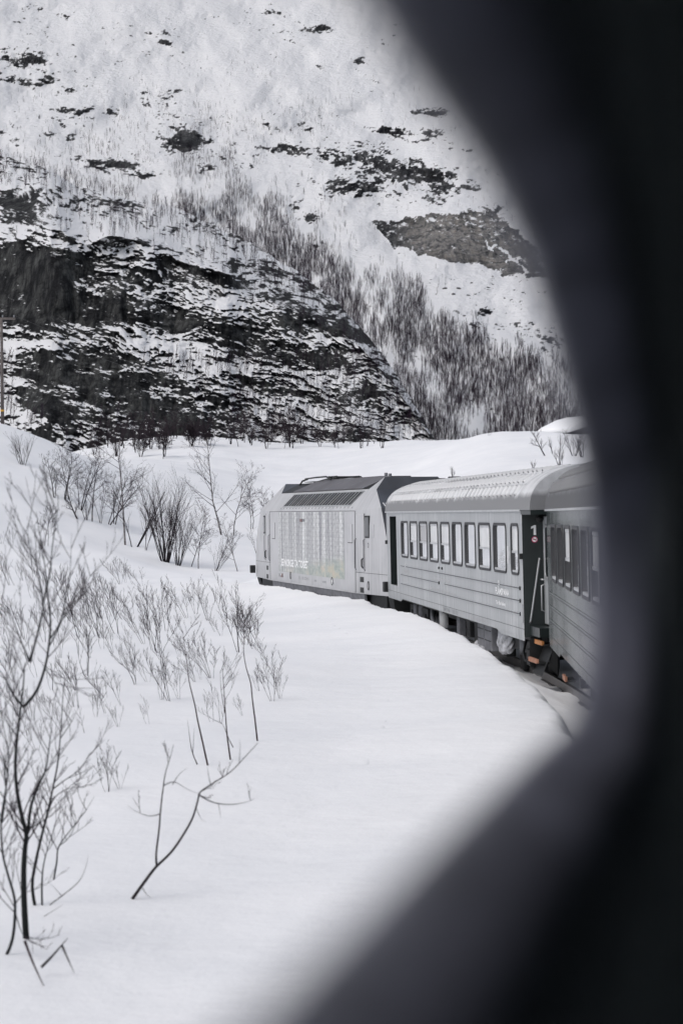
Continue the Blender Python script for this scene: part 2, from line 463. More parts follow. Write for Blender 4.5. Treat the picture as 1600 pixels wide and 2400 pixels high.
def gnd(x, y):
    """height of the snow surface at x, y (arrays)"""
    x = np.asarray(x, float); y = np.asarray(y, float)
    r = np.hypot(x, y)
    ang = np.arctan2(x, y)
    px = 800 + F * np.tan(np.clip(ang, -.45, .42))
    px = np.clip(px, -1600, 3000)
    Y = np.clip(np.where(np.abs(ang) < .4, y, r), 2, 400)
    i = np.clip(np.searchsorted(_fpx, px) - 1, 0, len(_fpx) - 2); fx = (px - _fpx[i]) / (_fpx[i + 1] - _fpx[i])
    j = np.clip(np.searchsorted(_gY, Y) - 1, 0, len(_gY) - 2); fy = (Y - _gY[j]) / (_gY[j + 1] - _gY[j])
    z = (_gZ[i, j] * (1 - fx) + _gZ[i + 1, j] * fx) * (1 - fy) + (_gZ[i, j + 1] * (1 - fx) + _gZ[i + 1, j + 1] * fx) * fy
    far = sstep(60, 130, Y)
    z = z + fbm(x / 9, y / 9, 3, 3) * (.15 + .35 * far) + fbm(x / 2.2, y / 2.2, 3, 9) * (.045 + .05 * far) + fbm(x / 3.0 + y / 7, y / 1.1 - x / 9, 3, 13) * .028 * (1 - far)
    o = track_off(x, y)
    # shoulder thrown up by the plough beside the track
    z = z + .14 * np.exp(-((np.abs(o) - 2.4) / 1.3) ** 2) * (Y < 130)
    return z
def ground_hit(px, py):
    """first point of the snow surface seen at a picture position"""
    Y = np.concatenate([np.linspace(6, 100, 500), np.linspace(100, 300, 800)])
    x = (px - 800) / F * Y
    ray = EYE - (py - HOR) / F * Y
    d = gnd(x, Y) - ray
    k = np.argmax(d >= 0)
    if d[k] < 0: k = len(Y) - 1
    return Vector((x[k], Y[k], float(gnd(x[k], Y[k]))))

# main sheet, polar about the camera, fine where the picture looks
ang = np.concatenate([np.linspace(-3.05, -.22, 70)[:-1], np.linspace(-.22, .20, 360), np.linspace(.20, 3.05, 60)[1:]])
rng_ = np.concatenate([np.geomspace(2.2, 30, 90)[:-1], np.geomspace(30, 420, 230)])
A_, R_ = np.meshgrid(ang, rng_)
gx, gy = R_ * np.sin(A_), R_ * np.cos(A_)
gz = gnd(gx, gy)
to = np.abs(track_off(gx, gy))
gz = gz - 1.6 * (1 - sstep(3.4, 4.0, to)) * (1 - sstep(.37, .40, np.arctan2(gy - TRK[1], gx - TRK[0])))
me = fast_mesh('snow_ground', np.stack([gx, gy, gz], -1).reshape(-1, 3), grid_faces(*gx.shape)[:, ::-1])
tag(link('ground', me, M['snow']), 'white snow field sloping up behind the train', kind='structure')

# strip along the track: shoulders, cut edge and the bed between
def track_pt(th, o):
    return TRK[0] + (TR + o) * np.cos(th), TRK[1] + (TR + o) * np.sin(th)
th = np.linspace(math.radians(-14), math.radians(23), 1100)
off = np.array([-5.6, -5.2, -4.8, -4.4, -4.1, -3.8, -3.5, -3.2, -2.9, -2.6, -2.4, -2.25, -2.12, -2.02, -1.95, -1.90, -1.84, -1.76, -1.66, -1.5, -1.2, -.9, -.6, -.3, 0, .3, .6, .9, 1.2, 1.5, 1.7, 1.9, 2.05, 2.3, 2.7, 3.1, 3.5, 3.9, 4.3, 4.8, 5.2, 5.6])
TH, OF = np.meshgrid(th, off, indexing='ij')
sx_, sy_ = track_pt(TH, OF)
arc = TH * TR
edge = 1.90 + .07 * fbm(arc / 1.6, arc * 0, 3, 21) + .025 * fbm(arc / .3, arc * 0, 2, 25)
top = gnd(sx_, sy_)
bed = -.02 + .05 * fbm(sx_ / .8, sy_ / .8, 4, 31) + .06 * np.exp(-(OF / .5) ** 2) + .24 * sstep(.95, 1.5, np.abs(OF))
# beyond the locomotive the line is drifted over
drift = sstep(math.radians(17.8), math.radians(20.5), TH)
bed = bed * (1 - drift) + (top - .10) * drift
k = sstep(0, 1, (np.abs(OF) - (edge - .26)) / .36)
crumb = .025 * fbm(sx_ / .18, sy_ / .18, 3, 41) * np.exp(-((np.abs(OF) - 1.95) / .22) ** 2)
sz_ = bed * (1 - k) + top * k + crumb + .004
sz_ = sz_ - .06 * sstep(4.0, 5.6, np.abs(OF)) - .3 * sstep(.355, .39, TH)
me = fast_mesh('track_snow', np.stack([sx_, sy_, sz_], -1).reshape(-1, 3), grid_faces(*sx_.shape))
trk = tag(link('track_bed', me, M['snow']), 'ploughed snow cutting holding the railway track', kind='structure')
for o_ in (-.74, .74):
    prof = [(-.07, -.12), (-.07, -.10), (-.02, -.09), (-.02, .02), (-.036, .03), (-.036, .06), (.036, .06), (.036, .03), (.02, .02), (.02, -.09), (.07, -.10), (.07, -.12)]
    loops = []
    for a in np.linspace(math.radians(-12), math.radians(24), 120):
        loops.append([(*track_pt(a, o_ + q[0]), q[1] + .08) for q in prof])
    MB().loft(loops, True, True).build('rail', M['rail'], trk)

# ------------------------------------------------------------------ the mountainside
def relief(px, py, Y, ledge, gs, gr, bl, k=1.0):
    """carve ledges into a slope: where ledge=1 the ground lies back (snow), where 0 it stands up (rock).
    rows run upward. returns the new distance field"""
    z = EYE - (py - HOR) / F * Y
    dh = np.diff(z, axis=0, prepend=z[:1])
    g = blur(ledge, 1, 1) * gs + (1 - blur(ledge, 1, 1)) * gr
    d = np.cumsum(g * np.maximum(dh, 0), axis=0)
    d = d - blur(d, bl[0], 0)
    d = blur(d, bl[1], 1)
    return Y + d * k

def surf(name, px, py, Y, snow, pale, mat, label):
    X = (px - 800) / F * Y; Z = EYE - (py - HOR) / F * Y
    me = fast_mesh(name, np.stack([X, Y, Z], -1).reshape(-1, 3), grid_faces(*px.shape))
    for nm, a in (('snow', snow), ('pale', pale)):
        at = me.attributes.new(nm, 'FLOAT', 'POINT'); at.data.foreach_set('value', a.astype(np.float32).ravel())
    return tag(link(name, me, mat), label, kind='structure')

# the near knoll with its broken cliff
kp = np.linspace(-420, 1040, 820)
kv = np.linspace(0, 1, 480)
KP, KV = np.meshgrid(kp, kv)
crest = np.interp(kp, [-420, -260, 0, 90, 180, 300, 430, 560, 700, 830, 900, 960, 1000, 1040], [300, 330, 372, 388, 432, 464, 492, 553, 640, 745, 830, 925, 1000, 1070])
crest = crest + 13 * fbm(kp / 55, kp * 0, 4, 5, .5)
cl = np.interp(kp, [-420, 0, 100, 250, 400, 520, 600, 700, 800, 860, 930, 1000, 1040], [500, 560, 545, 560, 590, 640, 680, 720, 770, 830, 915, 1010, 1072])
cl = cl + 26 * fbm(kp / 80, kp * 0 + 3, 3, 15, .42) * np.interp(kp, [700, 1000], [1, 0])
base = np.full_like(kp, 1085.0)
KY_py = base + (crest - base) * KV
vc = np.clip((base - cl) / np.maximum(base - crest, 1), .1, .97)
low = np.clip(KV / vc, 0, 1); up = np.clip((KV - vc) / (1 - vc), 0, 1)
scale = np.clip((base - crest) / 500, .05, 1.2)
KY = 252 + scale * (30 * low ** 1.2 + 85 * up ** 1.15) + 5 * fbm(KP / 220, KY_py / 300, 3, 2)
KY = KY + np.interp(kp, [-420, -60, 40, 120, 1040], [26, 20, 8, 0, 0])
KX = (KP - 800) / F * 270; KZ = (HOR - KY_py) / F * 270
hh = KZ + .20 * KX + 1.2 * fbm(KX / 7, KZ / 5, 3, 61)
n1 = fbm(KX / 3.2, hh / .9, 5, 71, .68) * .42 + fbm(KX / 1.0, hh / .40, 4, 75, .7) * .60 + .34 * fbm(KX / .42, hh / .19, 2, 79) + .42 * fbm(KX / 22, hh / 1.5, 3, 83)
# large bare walls and snowy shelves
walls = fbm(KX / 9, hh / 5, 3, 81)
def blob(cx, cy, rx, ry, a):
    return a * np.exp(-(((KP - cx) / rx) ** 2 + ((KY_py - cy) / ry) ** 2))
bare = (blob(230, 730, 210, 85, .35) + blob(430, 760, 95, 45, .45) + blob(565, 800, 60, 60, .6) + blob(240, 900, 170, 65, .32) + blob(400, 640, 160, 40, .4)
        + blob(350, 990, 210, 45, .45) + blob(60, 640, 120, 60, .25) + blob(150, 870, 110, 70, .25) + blob(620, 930, 110, 22, .35) + blob(470, 1000, 110, 28, .5) + blob(730, 830, 120, 50, .25)
        + blob(110, 960, 60, 90, .35) + blob(300, 850, 200, 14, .2) + blob(780, 870, 60, 20, .4) + blob(860, 920, 60, 25, .5) + blob(180, 620, 120, 45, .2))
shelf = (blob(120, 810, 170, 22, .5) + blob(330, 800, 60, 40, .45) + blob(300, 862, 170, 16, .45) + blob(560, 870, 220, 14, .4) + blob(600, 735, 70, 22, .5) + blob(520, 715, 60, 12, .4)
         + blob(640, 960, 130, 45, .40) + blob(790, 940, 60, 40, .15) + blob(20, 900, 34, 120, .45) + blob(80, 985, 50, 22, .7) + blob(700, 890, 80, 25, .3) + blob(800, 780, 60, 40, .25))
tops = sstep(.88, 1.14, KV / vc + .16 * fbm(KX / 4, hh / 2.2, 4, 85))
lim = .09 + .32 * walls + .62 * bare - .70 * shelf
lim_up = -.27 + .40 * fbm(KX / 6, hh / 3.0, 3, 87) + blob(270, 478, 80, 16, .35) + blob(120, 520, 90, 20, .2) + blob(470, 590, 70, 25, .3) + blob(60, 480, 60, 22, .35) + blob(640, 690, 90, 30, .32) + blob(760, 760, 70, 30, .3) + .13 * sstep(520, 640, KP) + .14 * fbm(KX / 2.2, hh / 1.4, 3, 89)
wm = sstep(.10, .42, .75 * bare + .9 * fbm(KX / 8, hh / 5.5, 3, 88) - .6 * shelf) * (1 - tops)   # smooth bare walls
n1 = n1 * (1 - .45 * wm)
lim = lim * (1 - tops) + lim_up * tops + .16 * wm
ledge = sstep(-.07, .07, n1 - lim)
trend = np.gradient(KY, axis=0) / np.maximum(np.gradient(EYE - (KY_py - HOR) / F * KY, axis=0), .01)
gs = np.clip(trend * 1.3, 1.7, 5)
KY2 = relief(KP, KY_py, KY, ledge, gs, .12, (9, 1), .9)
rough = blur(1 - .75 * ledge * tops - .35 * ledge, 1, 0)
KY2 = KY2 + ((.55 * fbm(KX / 1.1, hh / .5, 4, 95, .6) + .9 * fbm(KX / 3.0, hh / 1.2, 3, 96)) * (1 - .72 * wm) + .35 * fbm(KX / .8, hh / 3.5, 3, 94) * wm + 4.6 * (.5 - np.abs(fbm(KX / 6.5, hh / 11.0, 3, 97))) + 1.6 * (.5 - np.abs(fbm(KX / 2.6, hh / 5.0, 3, 98)))) * rough - .25 * ledge * (1 - tops * .6)
surf('cliff_knoll', KP, KY_py, KY2, np.clip(.46 + (n1 - lim) * 1.25 - .34 * tops, -.35, 1.2), np.zeros_like(ledge) + .0, M['knoll'], 'dark broken cliff with snow on its ledges, left half of the picture')

# the long slope behind it
mp = np.concatenate([np.linspace(-2400, -260, 70)[:-1], np.linspace(-260, 1480, 740), np.linspace(1480, 3400, 40)[1:]])
mq = np.linspace(1110, -420, 480)
MP, MQ = np.meshgrid(mp, mq)
MY = 345 + 390 * np.clip((1060 - MQ) / 1060, -.1, 2) + 14 * fbm(MP / 260, MQ / 200, 3, 4)
MY = MY + np.interp(mp, [-2400, -600, 0, 1300, 3400], [-60, -20, 0, 0, -70])
MX = (MP - 800) / F * 560; MZ = (HOR - MQ) / F * 560
mh = MZ + .16 * MX + 2.0 * fbm(MX / 14, MZ / 9, 3, 161)
n2 = fbm(MX / 5, mh / 1.7, 5, 171, .68) * .45 + fbm(MX / 1.5, mh / .6, 4, 175, .7) * .66 + .30 * fbm(MX / .7, mh / .3, 2, 179)
def mblob(cx, cy, rx, ry, a):
    return a * np.exp(-(((MP - cx) / rx) ** 2 + ((MQ - cy) / ry) ** 2))
lim = -.48 + .34 * fbm(MX / 16, mh / 7, 3, 181) + .09 * np.exp(-((MQ - 360) / 150) ** 2)
for bb in [(70, 145, 60, 22, .75), (30, 185, 50, 16, .6), (110, 190, 34, 20, .6), (175, 203, 36, 9, .7), (150, 215, 36, 10, .5), (425, 335, 58, 30, .95), (440, 320, 30, 24, .5),
           (275, 385, 80, 16, .75), (340, 410, 50, 9, .6), (480, 392, 26, 14, .6), (390, 97, 20, 6, .8), (640, 28, 36, 7, .6), (762, 66, 34, 9, .75), (845, 142, 22, 8, .7), (870, 98, 44, 12, .3),
           (1010, 262, 60, 11, .75), (870, 300, 60, 16, .35), (960, 310, 70, 16, .4), (680, 345, 60, 14, .55), (720, 300, 70, 10, .3), (800, 365, 90, 20, .45), (880, 390, 70, 18, .5), (840, 440, 110, 30, .60),
           (980, 400, 70, 26, .62), (1080, 440, 90, 28, .5), (1150, 500, 60, 26, .55), (960, 480, 70, 20, .35), (690, 480, 14, 12, .8), (725, 508, 20, 12, .8), (1140, 730, 26, 9, .9), (640, 430, 60, 30, .1),
           (60, 300, 120, 40, .18), (200, 290, 80, 30, .22), (370, 290, 60, 20, .25), (60, 440, 90, 24, .4), (320, 480, 60, 20, .3), (1120, 670, 60, 30, .12), (1290, 800, 30, 16, .6), (30, 110, 90, 20, .2), (200, 255, 60, 12, .45), (270, 262, 40, 10, .4)]:
    lim = lim + .95 * mblob(*bb)
ledge2 = sstep(-.07, .07, n2 - lim)
# the tall pale wall on the right
wt = np.interp(mp, [860, 880, 980, 1080, 1160, 1230, 1300, 1420], [534, 516, 506, 494, 504, 552, 632, 700])
wb = np.interp(mp, [860, 880, 920, 980, 1060, 1110, 1180, 1300, 1420], [528, 535, 575, 600, 615, 620, 640, 655, 702])
jig = 15 * fbm(MP / 30, MQ / 22, 5, 191, .62)
inw = sstep(-5, 4, MQ + jig - wt) * (1 - sstep(-4, 5, MQ + jig - wb)) * ((mp > 860) & (mp < 1420))
chute = sstep(1.0, .2, np.abs((MQ - 565) - (MP - 1140) * .72 + 22 * fbm(MP / 18, MQ / 14, 4, 207)) / np.interp(mp, [1135, 1150, 1200, 1245], [2, 9, 12, 4])) * sstep(1134, 1142, MP) * sstep(1248, 1236, MP)
inw = inw * (1 - .9 * chute)
ledge2 = ledge2 * (1 - inw)
pale = blur(blur(inw * sstep(930, 990, MP + 30 * fbm(MP / 40, MQ / 40, 3, 195)) * (1 - .7 * sstep(1170, 1230, MP)), 3, 0), 3, 1)
trend = np.gradient(MY, axis=0) / np.maximum(np.gradient(EYE - (MQ - HOR) / F * MY, axis=0), .01)
gs = np.clip(trend * 1.1, 1.5, 6)
MY2 = relief(MP, MQ, MY, ledge2, gs, .15, (7, 1), .7)
MY2 = MY2 + (2.0 * fbm(MX / 2.6, mh / 1.3, 4, 197, .6) + 1.2 * (.5 - np.abs(fbm(MX / 4.5, mh / 6, 3, 198)))) * sstep(-.42, .1, lim) + 1.5 * fbm(MX / 3.2, MZ / 3.2, 4, 199) + 6 * fbm(MX / 16, MZ / 12, 3, 201) + inw * (2.4 * (.5 - np.abs(fbm(MX / 3.2 + MZ / 5, MZ / 5.5, 4, 203))) + 1.2 * fbm(MX / 1.2 + MZ / 2, MZ / 2.4, 3, 205))
surf('mountain', MP, MQ, MY2, np.clip(.44 + (n2 - lim) * 1.25 - .27, -.4, 1.3) * (1 - inw) + inw * (-.20 + .55 * np.clip(n2, -.5, 1) + .5 * sstep(60, 0, MQ - wt) * np.clip(n2 + .15, 0, 1)), pale, M['slope'], 'snowy mountainside with scattered rock and bare birch woods')
def on_slope(px, py):
    i = np.clip(np.searchsorted(mp, px), 1, len(mp) - 1)
    j = np.clip(np.searchsorted(-mq, -py), 1, len(mq) - 1)
    Yv = MY2[j, i]
    return np.stack([(px - 800) / F * Yv, Yv, EYE - (py - HOR) / F * Yv], -1), ledge2[j, i]
def on_knoll(px, py):
    i = int(np.clip(np.searchsorted(kp, px), 1, len(kp) - 1))
    j = int(np.clip(np.searchsorted(-KY_py[:, i], -py), 1, len(kv) - 1))
    Yv = KY2[j, i]
    return Vector(((px - 800) / F * Yv, Yv, EYE - (py - HOR) / F * Yv)), ledge[j, i]

# ------------------------------------------------------------------ the train
def rrect(x0, x1, z0, z1, r, y, n=5):
    pts = []
    for cx, cz, a0 in ((x1 - r, z1 - r, 0), (x0 + r, z1 - r, 90), (x0 + r, z0 + r, 180), (x1 - r, z0 + r, 270)):
        for k in range(n + 1):
            a = math.radians(a0 + 90 * k / n)
            pts.append((cx + r * math.cos(a), y, cz + r * math.sin(a)))
    return pts
def lettering(body, width, x_left, z, y, parent, mat, height, name='lettering', rot=None, bold=.02):
    """letters on the left side of a vehicle, x_left is where the first letter starts"""
    cu = bpy.data.curves.new(name, 'FONT'); cu.body = body; cu.size = 1; cu.extrude = 0
    cu.offset = bold
    tmp = bpy.data.objects.new(name, cu); COL.objects.link(tmp)
    bpy.context.view_layer.update()
    me = bpy.data.meshes.new_from_object(tmp.evaluated_get(bpy.context.evaluated_depsgraph_get()))
    bpy.data.objects.remove(tmp)
    me.name = name; me.materials.clear(); me.materials.append(mat)
    o = link(name, me, None, parent)
    co = np.array([v.co for v in me.vertices]); dx, dy = max(np.ptp(co[:, 0]), .01), max(np.ptp(co[:, 1]), .01)
    sx, sy = width / dx, height / dy
    m = Matrix(((-sx, 0, 0, x_left), (0, 0, 1, y), (0, sy, 0, z), (0, 0, 0, 1))) if rot is None else rot
    o.matrix_local = m
    return o
def place(root, N_, h, half, cant):
    hr = math.radians(h)
    root.location = (N_[0] + half * math.cos(hr), N_[1] + half * math.sin(hr), 0)
    root.rotation_euler = (-math.radians(cant), 0, math.radians(90) + hr)

HALF = 1.55
def roof_pt(a):   # a 0..pi from the left eave over the ridge to the right eave
    c, s = math.cos(a), math.sin(a)
    return (HALF + .03) * math.copysign(abs(c) ** .80, c), 3.18 + .82 * abs(s) ** .80

def window(parent, x0, x1, z0, z1, y, kind, split=None):
    """rubber ring (part) with a glass pane, sash bar and sill as sub-parts"""
    f = MB().loft([rrect(x0, x1, z0, z1, .13, y - .005), rrect(x0, x1, z0, z1, .13, y + .016), rrect(x0 + .05, x1 - .05, z0 + .045, z1 - .045, .10, y + .016),
                   rrect(x0 + .06, x1 - .06, z0 + .055, z1 - .055, .09, y - .03)]).build('window', M['rubber'], parent, True)
    b = MB(); L = rrect(x0 + .055, x1 - .055, z0 + .05, z1 - .05, .09, y - .024)
    b.v = L; b.f = [tuple(range(len(L)))]
    b.build('pane', M['glass'], f)
    MB().box(x0 + .10, x1 - .10, y - .05, y + .006, z0 + .048, z0 + .085).build('sill', M['alu'], f)
    if kind != 'plain':
        zs = z0 + (z1 - z0) * (.49 if split is None else split)
        b = MB(); L = rrect(x0 + .07, x1 - .07, zs, z1 - .06, .06, y - .008); b.v = L; b.f = [tuple(range(len(L)))]
        b.build('sash_pane', M['glass_speck' if kind == 'speck' else 'glass_frost'], f)
        MB().box(x0 + .065, x1 - .065, y - .05, y + .002, zs - .045, zs).build('sash_bar', M['alu'], f)
        MB().box(x0 + .10, x1 - .10, y - .05, y - .002, z1 - .10, z1 - .055).build('sash_top', M['alu'], f)
    return f

def wheelset(root, x, parent):
    for sy in (1, -1):
        w_ = MB().cyl((x, sy * .74, .46), .46, (0, 1, 0), .13, 24).build('wheel', M['black'], parent, True)
        MB().cyl((x, sy * .82, .46), .14, (0, 1, 0), .10, 14).build('hub', M['box'], w_, True)
    MB().cyl((x, 0, .46), .08, (0, 1, 0), 1.5, 12).build('axle', M['black'], parent, True)
def bogie(root, xc):
    f = MB()
    for sy in (1, -1):
        f.box(xc - 1.7, xc + 1.7, sy * 1.05 - .09, sy * 1.05 + .09, .52, .74)
        for dx in (-1.25, 1.25):
            f.box(xc + dx - .17, xc + dx + .17, sy * 1.08 - .10, sy * 1.08 + .10, .30, .60)
    f.box(xc - .3, xc + .3, -1.0, 1.0, .5, .8)
    b = f.build('bogie', M['black'], root, bevel=.02)
    for dx in (-.55, .55):
        for sy in (1, -1):
            MB().cyl((xc + dx, sy * 1.1, .68), .11, (0, 0, 1), .36, 12).build('spring', M['box'], b, True)
    for dx in (-1.25, 1.25): wheelset(root, xc + dx, b)
    return b

def coach(name, xa, xb, wins, paint, roofm, near_recess, far_slot, label):
    root = empty(name)
    tag(root, label, 'railway coach', 'coaches of the train')
    zb, zt = .93, 3.18
    # left side with real openings
    wall_x1 = far_slot[1] + .62 if far_slot else xb
    x_start = 0.0 if near_recess else xa
    xs = sorted(set([x_start, xb] + [v for w_ in wins for v in (w_[0] + .03, w_[1] - .03)] + ([far_slot[0], far_slot[1]] if far_slot else [])))
    b = MB()
    for i in range(len(xs) - 1):
        x0, x1 = xs[i], xs[i + 1]; mid = (x0 + x1) / 2
        hole = any(w_[0] + .02 < mid < w_[1] - .02 for w_ in wins)
        slot = far_slot and far_slot[0] < mid < far_slot[1]
        if slot:
            b.quad((x0, HALF, zb), (x1, HALF, zb), (x1, HALF, 1.24), (x0, HALF, 1.24))
            b.quad((x0, HALF, 3.06), (x1, HALF, 3.06), (x1, HALF, zt), (x0, HALF, zt))
        elif hole:
            b.quad((x0, HALF, zb), (x1, HALF, zb), (x1, HALF, 2.04), (x0, HALF, 2.04))
            b.quad((x0, HALF, 2.91), (x1, HALF, 2.91), (x1, HALF, zt), (x0, HALF, zt))
        else:
            b.quad((x0, HALF, zb), (x1, HALF, zb), (x1, HALF, zt), (x0, HALF, zt))
    side = b.build('side_wall', paint, root)
    # far side, ends, floor
    b = MB()
    b.quad((xa, -HALF, zb), (xb, -HALF, zb), (xb, -HALF, zt), (xa, -HALF, zt))
    b.build('far_wall', paint, root)
    b = MB()
    b.quad((xb, -HALF, zb), (xb, HALF, zb), (xb, HALF, zt), (xb, -HALF, zt)).build('end_wall', M['green_dark'], root)
    b = MB()
    b.quad((xa, -HALF, zb), (xa, 1.15 if near_recess else HALF, zb), (xa, 1.15 if near_recess else HALF, zt), (xa, -HALF, zt))
    b.build('end_wall', M['green_dark'], root)
    MB().box(xa, xb, -HALF + .02, 1.15, zb + .02, zb + .12).build('floor', M['black'], root)
    MB().box(xa + .1, xb - .1, .30, .34, zb + .12, zt).build('corridor_wall', M['lining'], root)
    # skirt flaps under the ends
    x0, x1 = x_start, x_start + 3.0
    MB().quad((x0, HALF - .004, .86), (x1 - .55, HALF - .004, .86), (x1, HALF - .004, zb + .01), (x0, HALF - .004, zb + .01)).build('skirt_flap', paint, root)
    x0, x1 = xb - 3.2, xb - .1
    MB().quad((x0 + .35, HALF - .004, .86), (x1, HALF - .004, .86), (x1, HALF - .004, zb + .01), (x0, HALF - .004, zb + .01)).build('skirt_flap', paint, root)
    MB().box(x_start, xb, HALF - .02, HALF + .004, 1.066, 1.072).build('seam', M['rubber'], root)
    MB().box(x_start, xb, HALF - .01, HALF + .035, zt - .022, zt + .012).build('rain_gutter', M['alu'], root)
    # roof
    n = 28
    b = MB(); b.loft([[(x, *roof_pt(math.pi * k / n)) for k in range(n + 1)] for x in np.linspace(xa, xb, 12)], closed=False)
    for x in (xa, xb):
        b.f.append(tuple(range(len(b.v), len(b.v) + n + 1))); b.v += [(x, *roof_pt(math.pi * k / n)) for k in range(n + 1)]
    rf = b.build('roof', roofm, root, True)
    for a in (.50, .86, 1.25):
        y, z = roof_pt(a)
        MB().tube([(xa + 1.1, y, z), ((xa + xb) / 2, y, z), (xb - .2, y, z)], .016, 6).build('roof_seam', roofm, rf)
    def rib_mesh(a0, a1, lean):
        lo, hi = [], []
        for k in range(5):
            a = a0 + (a1 - a0) * k / 4; y, z = roof_pt(a); ny, nz = y / 2.4, (z - 2.4) / 1.6
            l = math.hypot(ny, nz); ny /= l; nz /= l
            lo.append([(lean * k / 4 + dx, y + ny * d, z + nz * d) for dx, d in ((-.07, -.01), (-.045, .035), (.045, .035), (.07, -.01))])
        m_ = MB().loft(lo, closed=False); me = m_.mesh('roof_rib', True); me.materials.append(roofm); return me
    for bi, (a0, a1) in enumerate(((.24, .46), (.56, .80), (.94, 1.16))):
        me = rib_mesh(a0, a1, .0)
        for i in range(int((xb - xa - 2.2) / .46)):
            o = link('roof_rib', me, None, rf); o.location.x = xa + 1.6 + i * .46 + .05 * random.uniform(-1, 1)
    for dx in (.9, 1.25, 1.6, 4.2):
        y, z = roof_pt(1.45)
        MB().box(xb - dx - .1, xb - dx + .1, y - .15, y + .15, z - .03, z + .05).build('roof_vent', M['black'], rf, bevel=.015)
    # swage lines
    x0 = x_start + .30; x1 = (far_slot[0] - .75) if far_slot else xb - .4
    segs = [(1.785, [(x0, x1)]), (1.56, [(x0, x0 + 9.4), (x0 + 10.2, x1)] if far_slot else [(x0, x1)]), (1.325, [(x0, x1)])]
    for z, ss in segs:
        for s0, s1 in ss:
            r_ = MB().box(s0, s1, HALF - .003, HALF + .012, z - .032, z - .012).box(s0, s1, HALF - .003, HALF + .012, z + .012, z + .032).build('side_rib', paint, root)
            MB().box(s0, s1, HALF - .002, HALF + .003, z - .012, z + .012).build('groove', M['mask'], r_)
            MB().cyl((s0, HALF, z), .035, (0, 1, 0), .04, 10).build('rib_end', M['black'], r_)
    for w_ in wins:
        window(root, w_[0], w_[1], 2.01, 2.945, HALF, w_[2], w_[3] if len(w_) > 3 else None)
    bogie(root, xa + 3.9); bogie(root, xb - 3.2)
    MB().box(xa + 6.2, xb - 5.6, -1.1, .9, .62, .93).build('underframe', M['black'], root)
    MB().box(xa + .3, xb - .2, -1.3, 1.25, .80, .94).build('sole_bar', M['black'], root)
    return root, side

W1 = [(15.83, 17.18, 'plain'), (14.05, 15.43, 'sash'), (12.28, 13.68, 'speck'), (10.50, 11.90, 'sash'), (8.72, 10.10, 'sash'), (6.95, 8.33, 'plain'), (5.18, 6.57, 'plain'),
      (3.38, 4.80, 'sash'), (1.61, 3.03, 'plain'), (.34, 1.13, 'sash', .47)]
c1, c1side = coach('passenger_coach', -.95, 20.4, W1, M['coach'], M['roof'], True, (18.25, 19.65), 'grey passenger coach with white lettering coupled behind the locomotive')
place(c1, (3.255, 37.75), 5.54, HALF, 1.3)
# far entrance: dark recess
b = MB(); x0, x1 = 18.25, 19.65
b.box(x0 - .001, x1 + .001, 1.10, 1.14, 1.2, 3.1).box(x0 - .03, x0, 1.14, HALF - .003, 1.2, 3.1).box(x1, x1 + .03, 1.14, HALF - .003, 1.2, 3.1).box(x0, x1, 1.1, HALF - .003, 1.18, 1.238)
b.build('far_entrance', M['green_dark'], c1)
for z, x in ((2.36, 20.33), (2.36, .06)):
    MB().box(x - .06, x + .06, HALF - .01, HALF + .05, z - .05, z + .05).build('door_stop', M['black'], c1)
MB().box(1.28, 1.50, HALF, HALF + .02, 2.2, 2.52).build('notice_plate', M['ghost'], c1, bevel=.004)
MB().box(.06, .20, HALF, HALF + .02, 1.18, 1.52).build('notice_plate', M['coach'], c1, bevel=.004)
for x in (9.95, 10.45):
    MB().cyl((x, HALF + .01, 1.90), .03, (0, 1, 0), .03, 10).build('bolt', M['black'], c1)
lettering('FLÅMSBANA', 1.46, 2.92, 1.60, HALF + .006, c1, M['white'], .165, bold=.035)
lettering('The Flåm Railway', 1.05, 2.87, 1.40, HALF + .006, c1, M['white'], .095, bold=.03)
lettering('FLÅMSBANA', 1.42, 16.95, 1.605, HALF + .006, c1, M['ghost'], .15)
lettering('The Flåm Railway', 1.05, 16.9, 1.405, HALF + .006, c1, M['ghost'], .085)
lettering('En av verdens vakreste togreiser', 2.45, 11.36, 1.615, HALF + .006, c1, M['ghost'], .11)
lettering("One of the world's most beautiful train journeys", 3.85, 12.04, 1.365, HALF + .006, c1, M['ghost'], .115)
lettering('50 76', .95, 9.95, .965, HALF + .006, c1, M['ghost2'], .085)
lettering('21 73', .75, 8.55, .965, HALF + .006, c1, M['ghost2'], .085)
lettering('50 76 21-73 101', 1.25, 6.15, .965, HALF + .006, c1, M['ghost'], .075)
lettering('B3-5 25581', .85, 4.80, .965, HALF + .006, c1, M['ghost'], .085)
for xx in (2.92, 16.95):   # small mark over the first letters
    b = MB().box(xx - .45, xx - .36, HALF + .003, HALF + .008, 1.77, 1.81).box(xx - .43, xx - .38, HALF + .003, HALF + .009, 1.81, 1.86)
    b.build('mark', M['white'], c1)
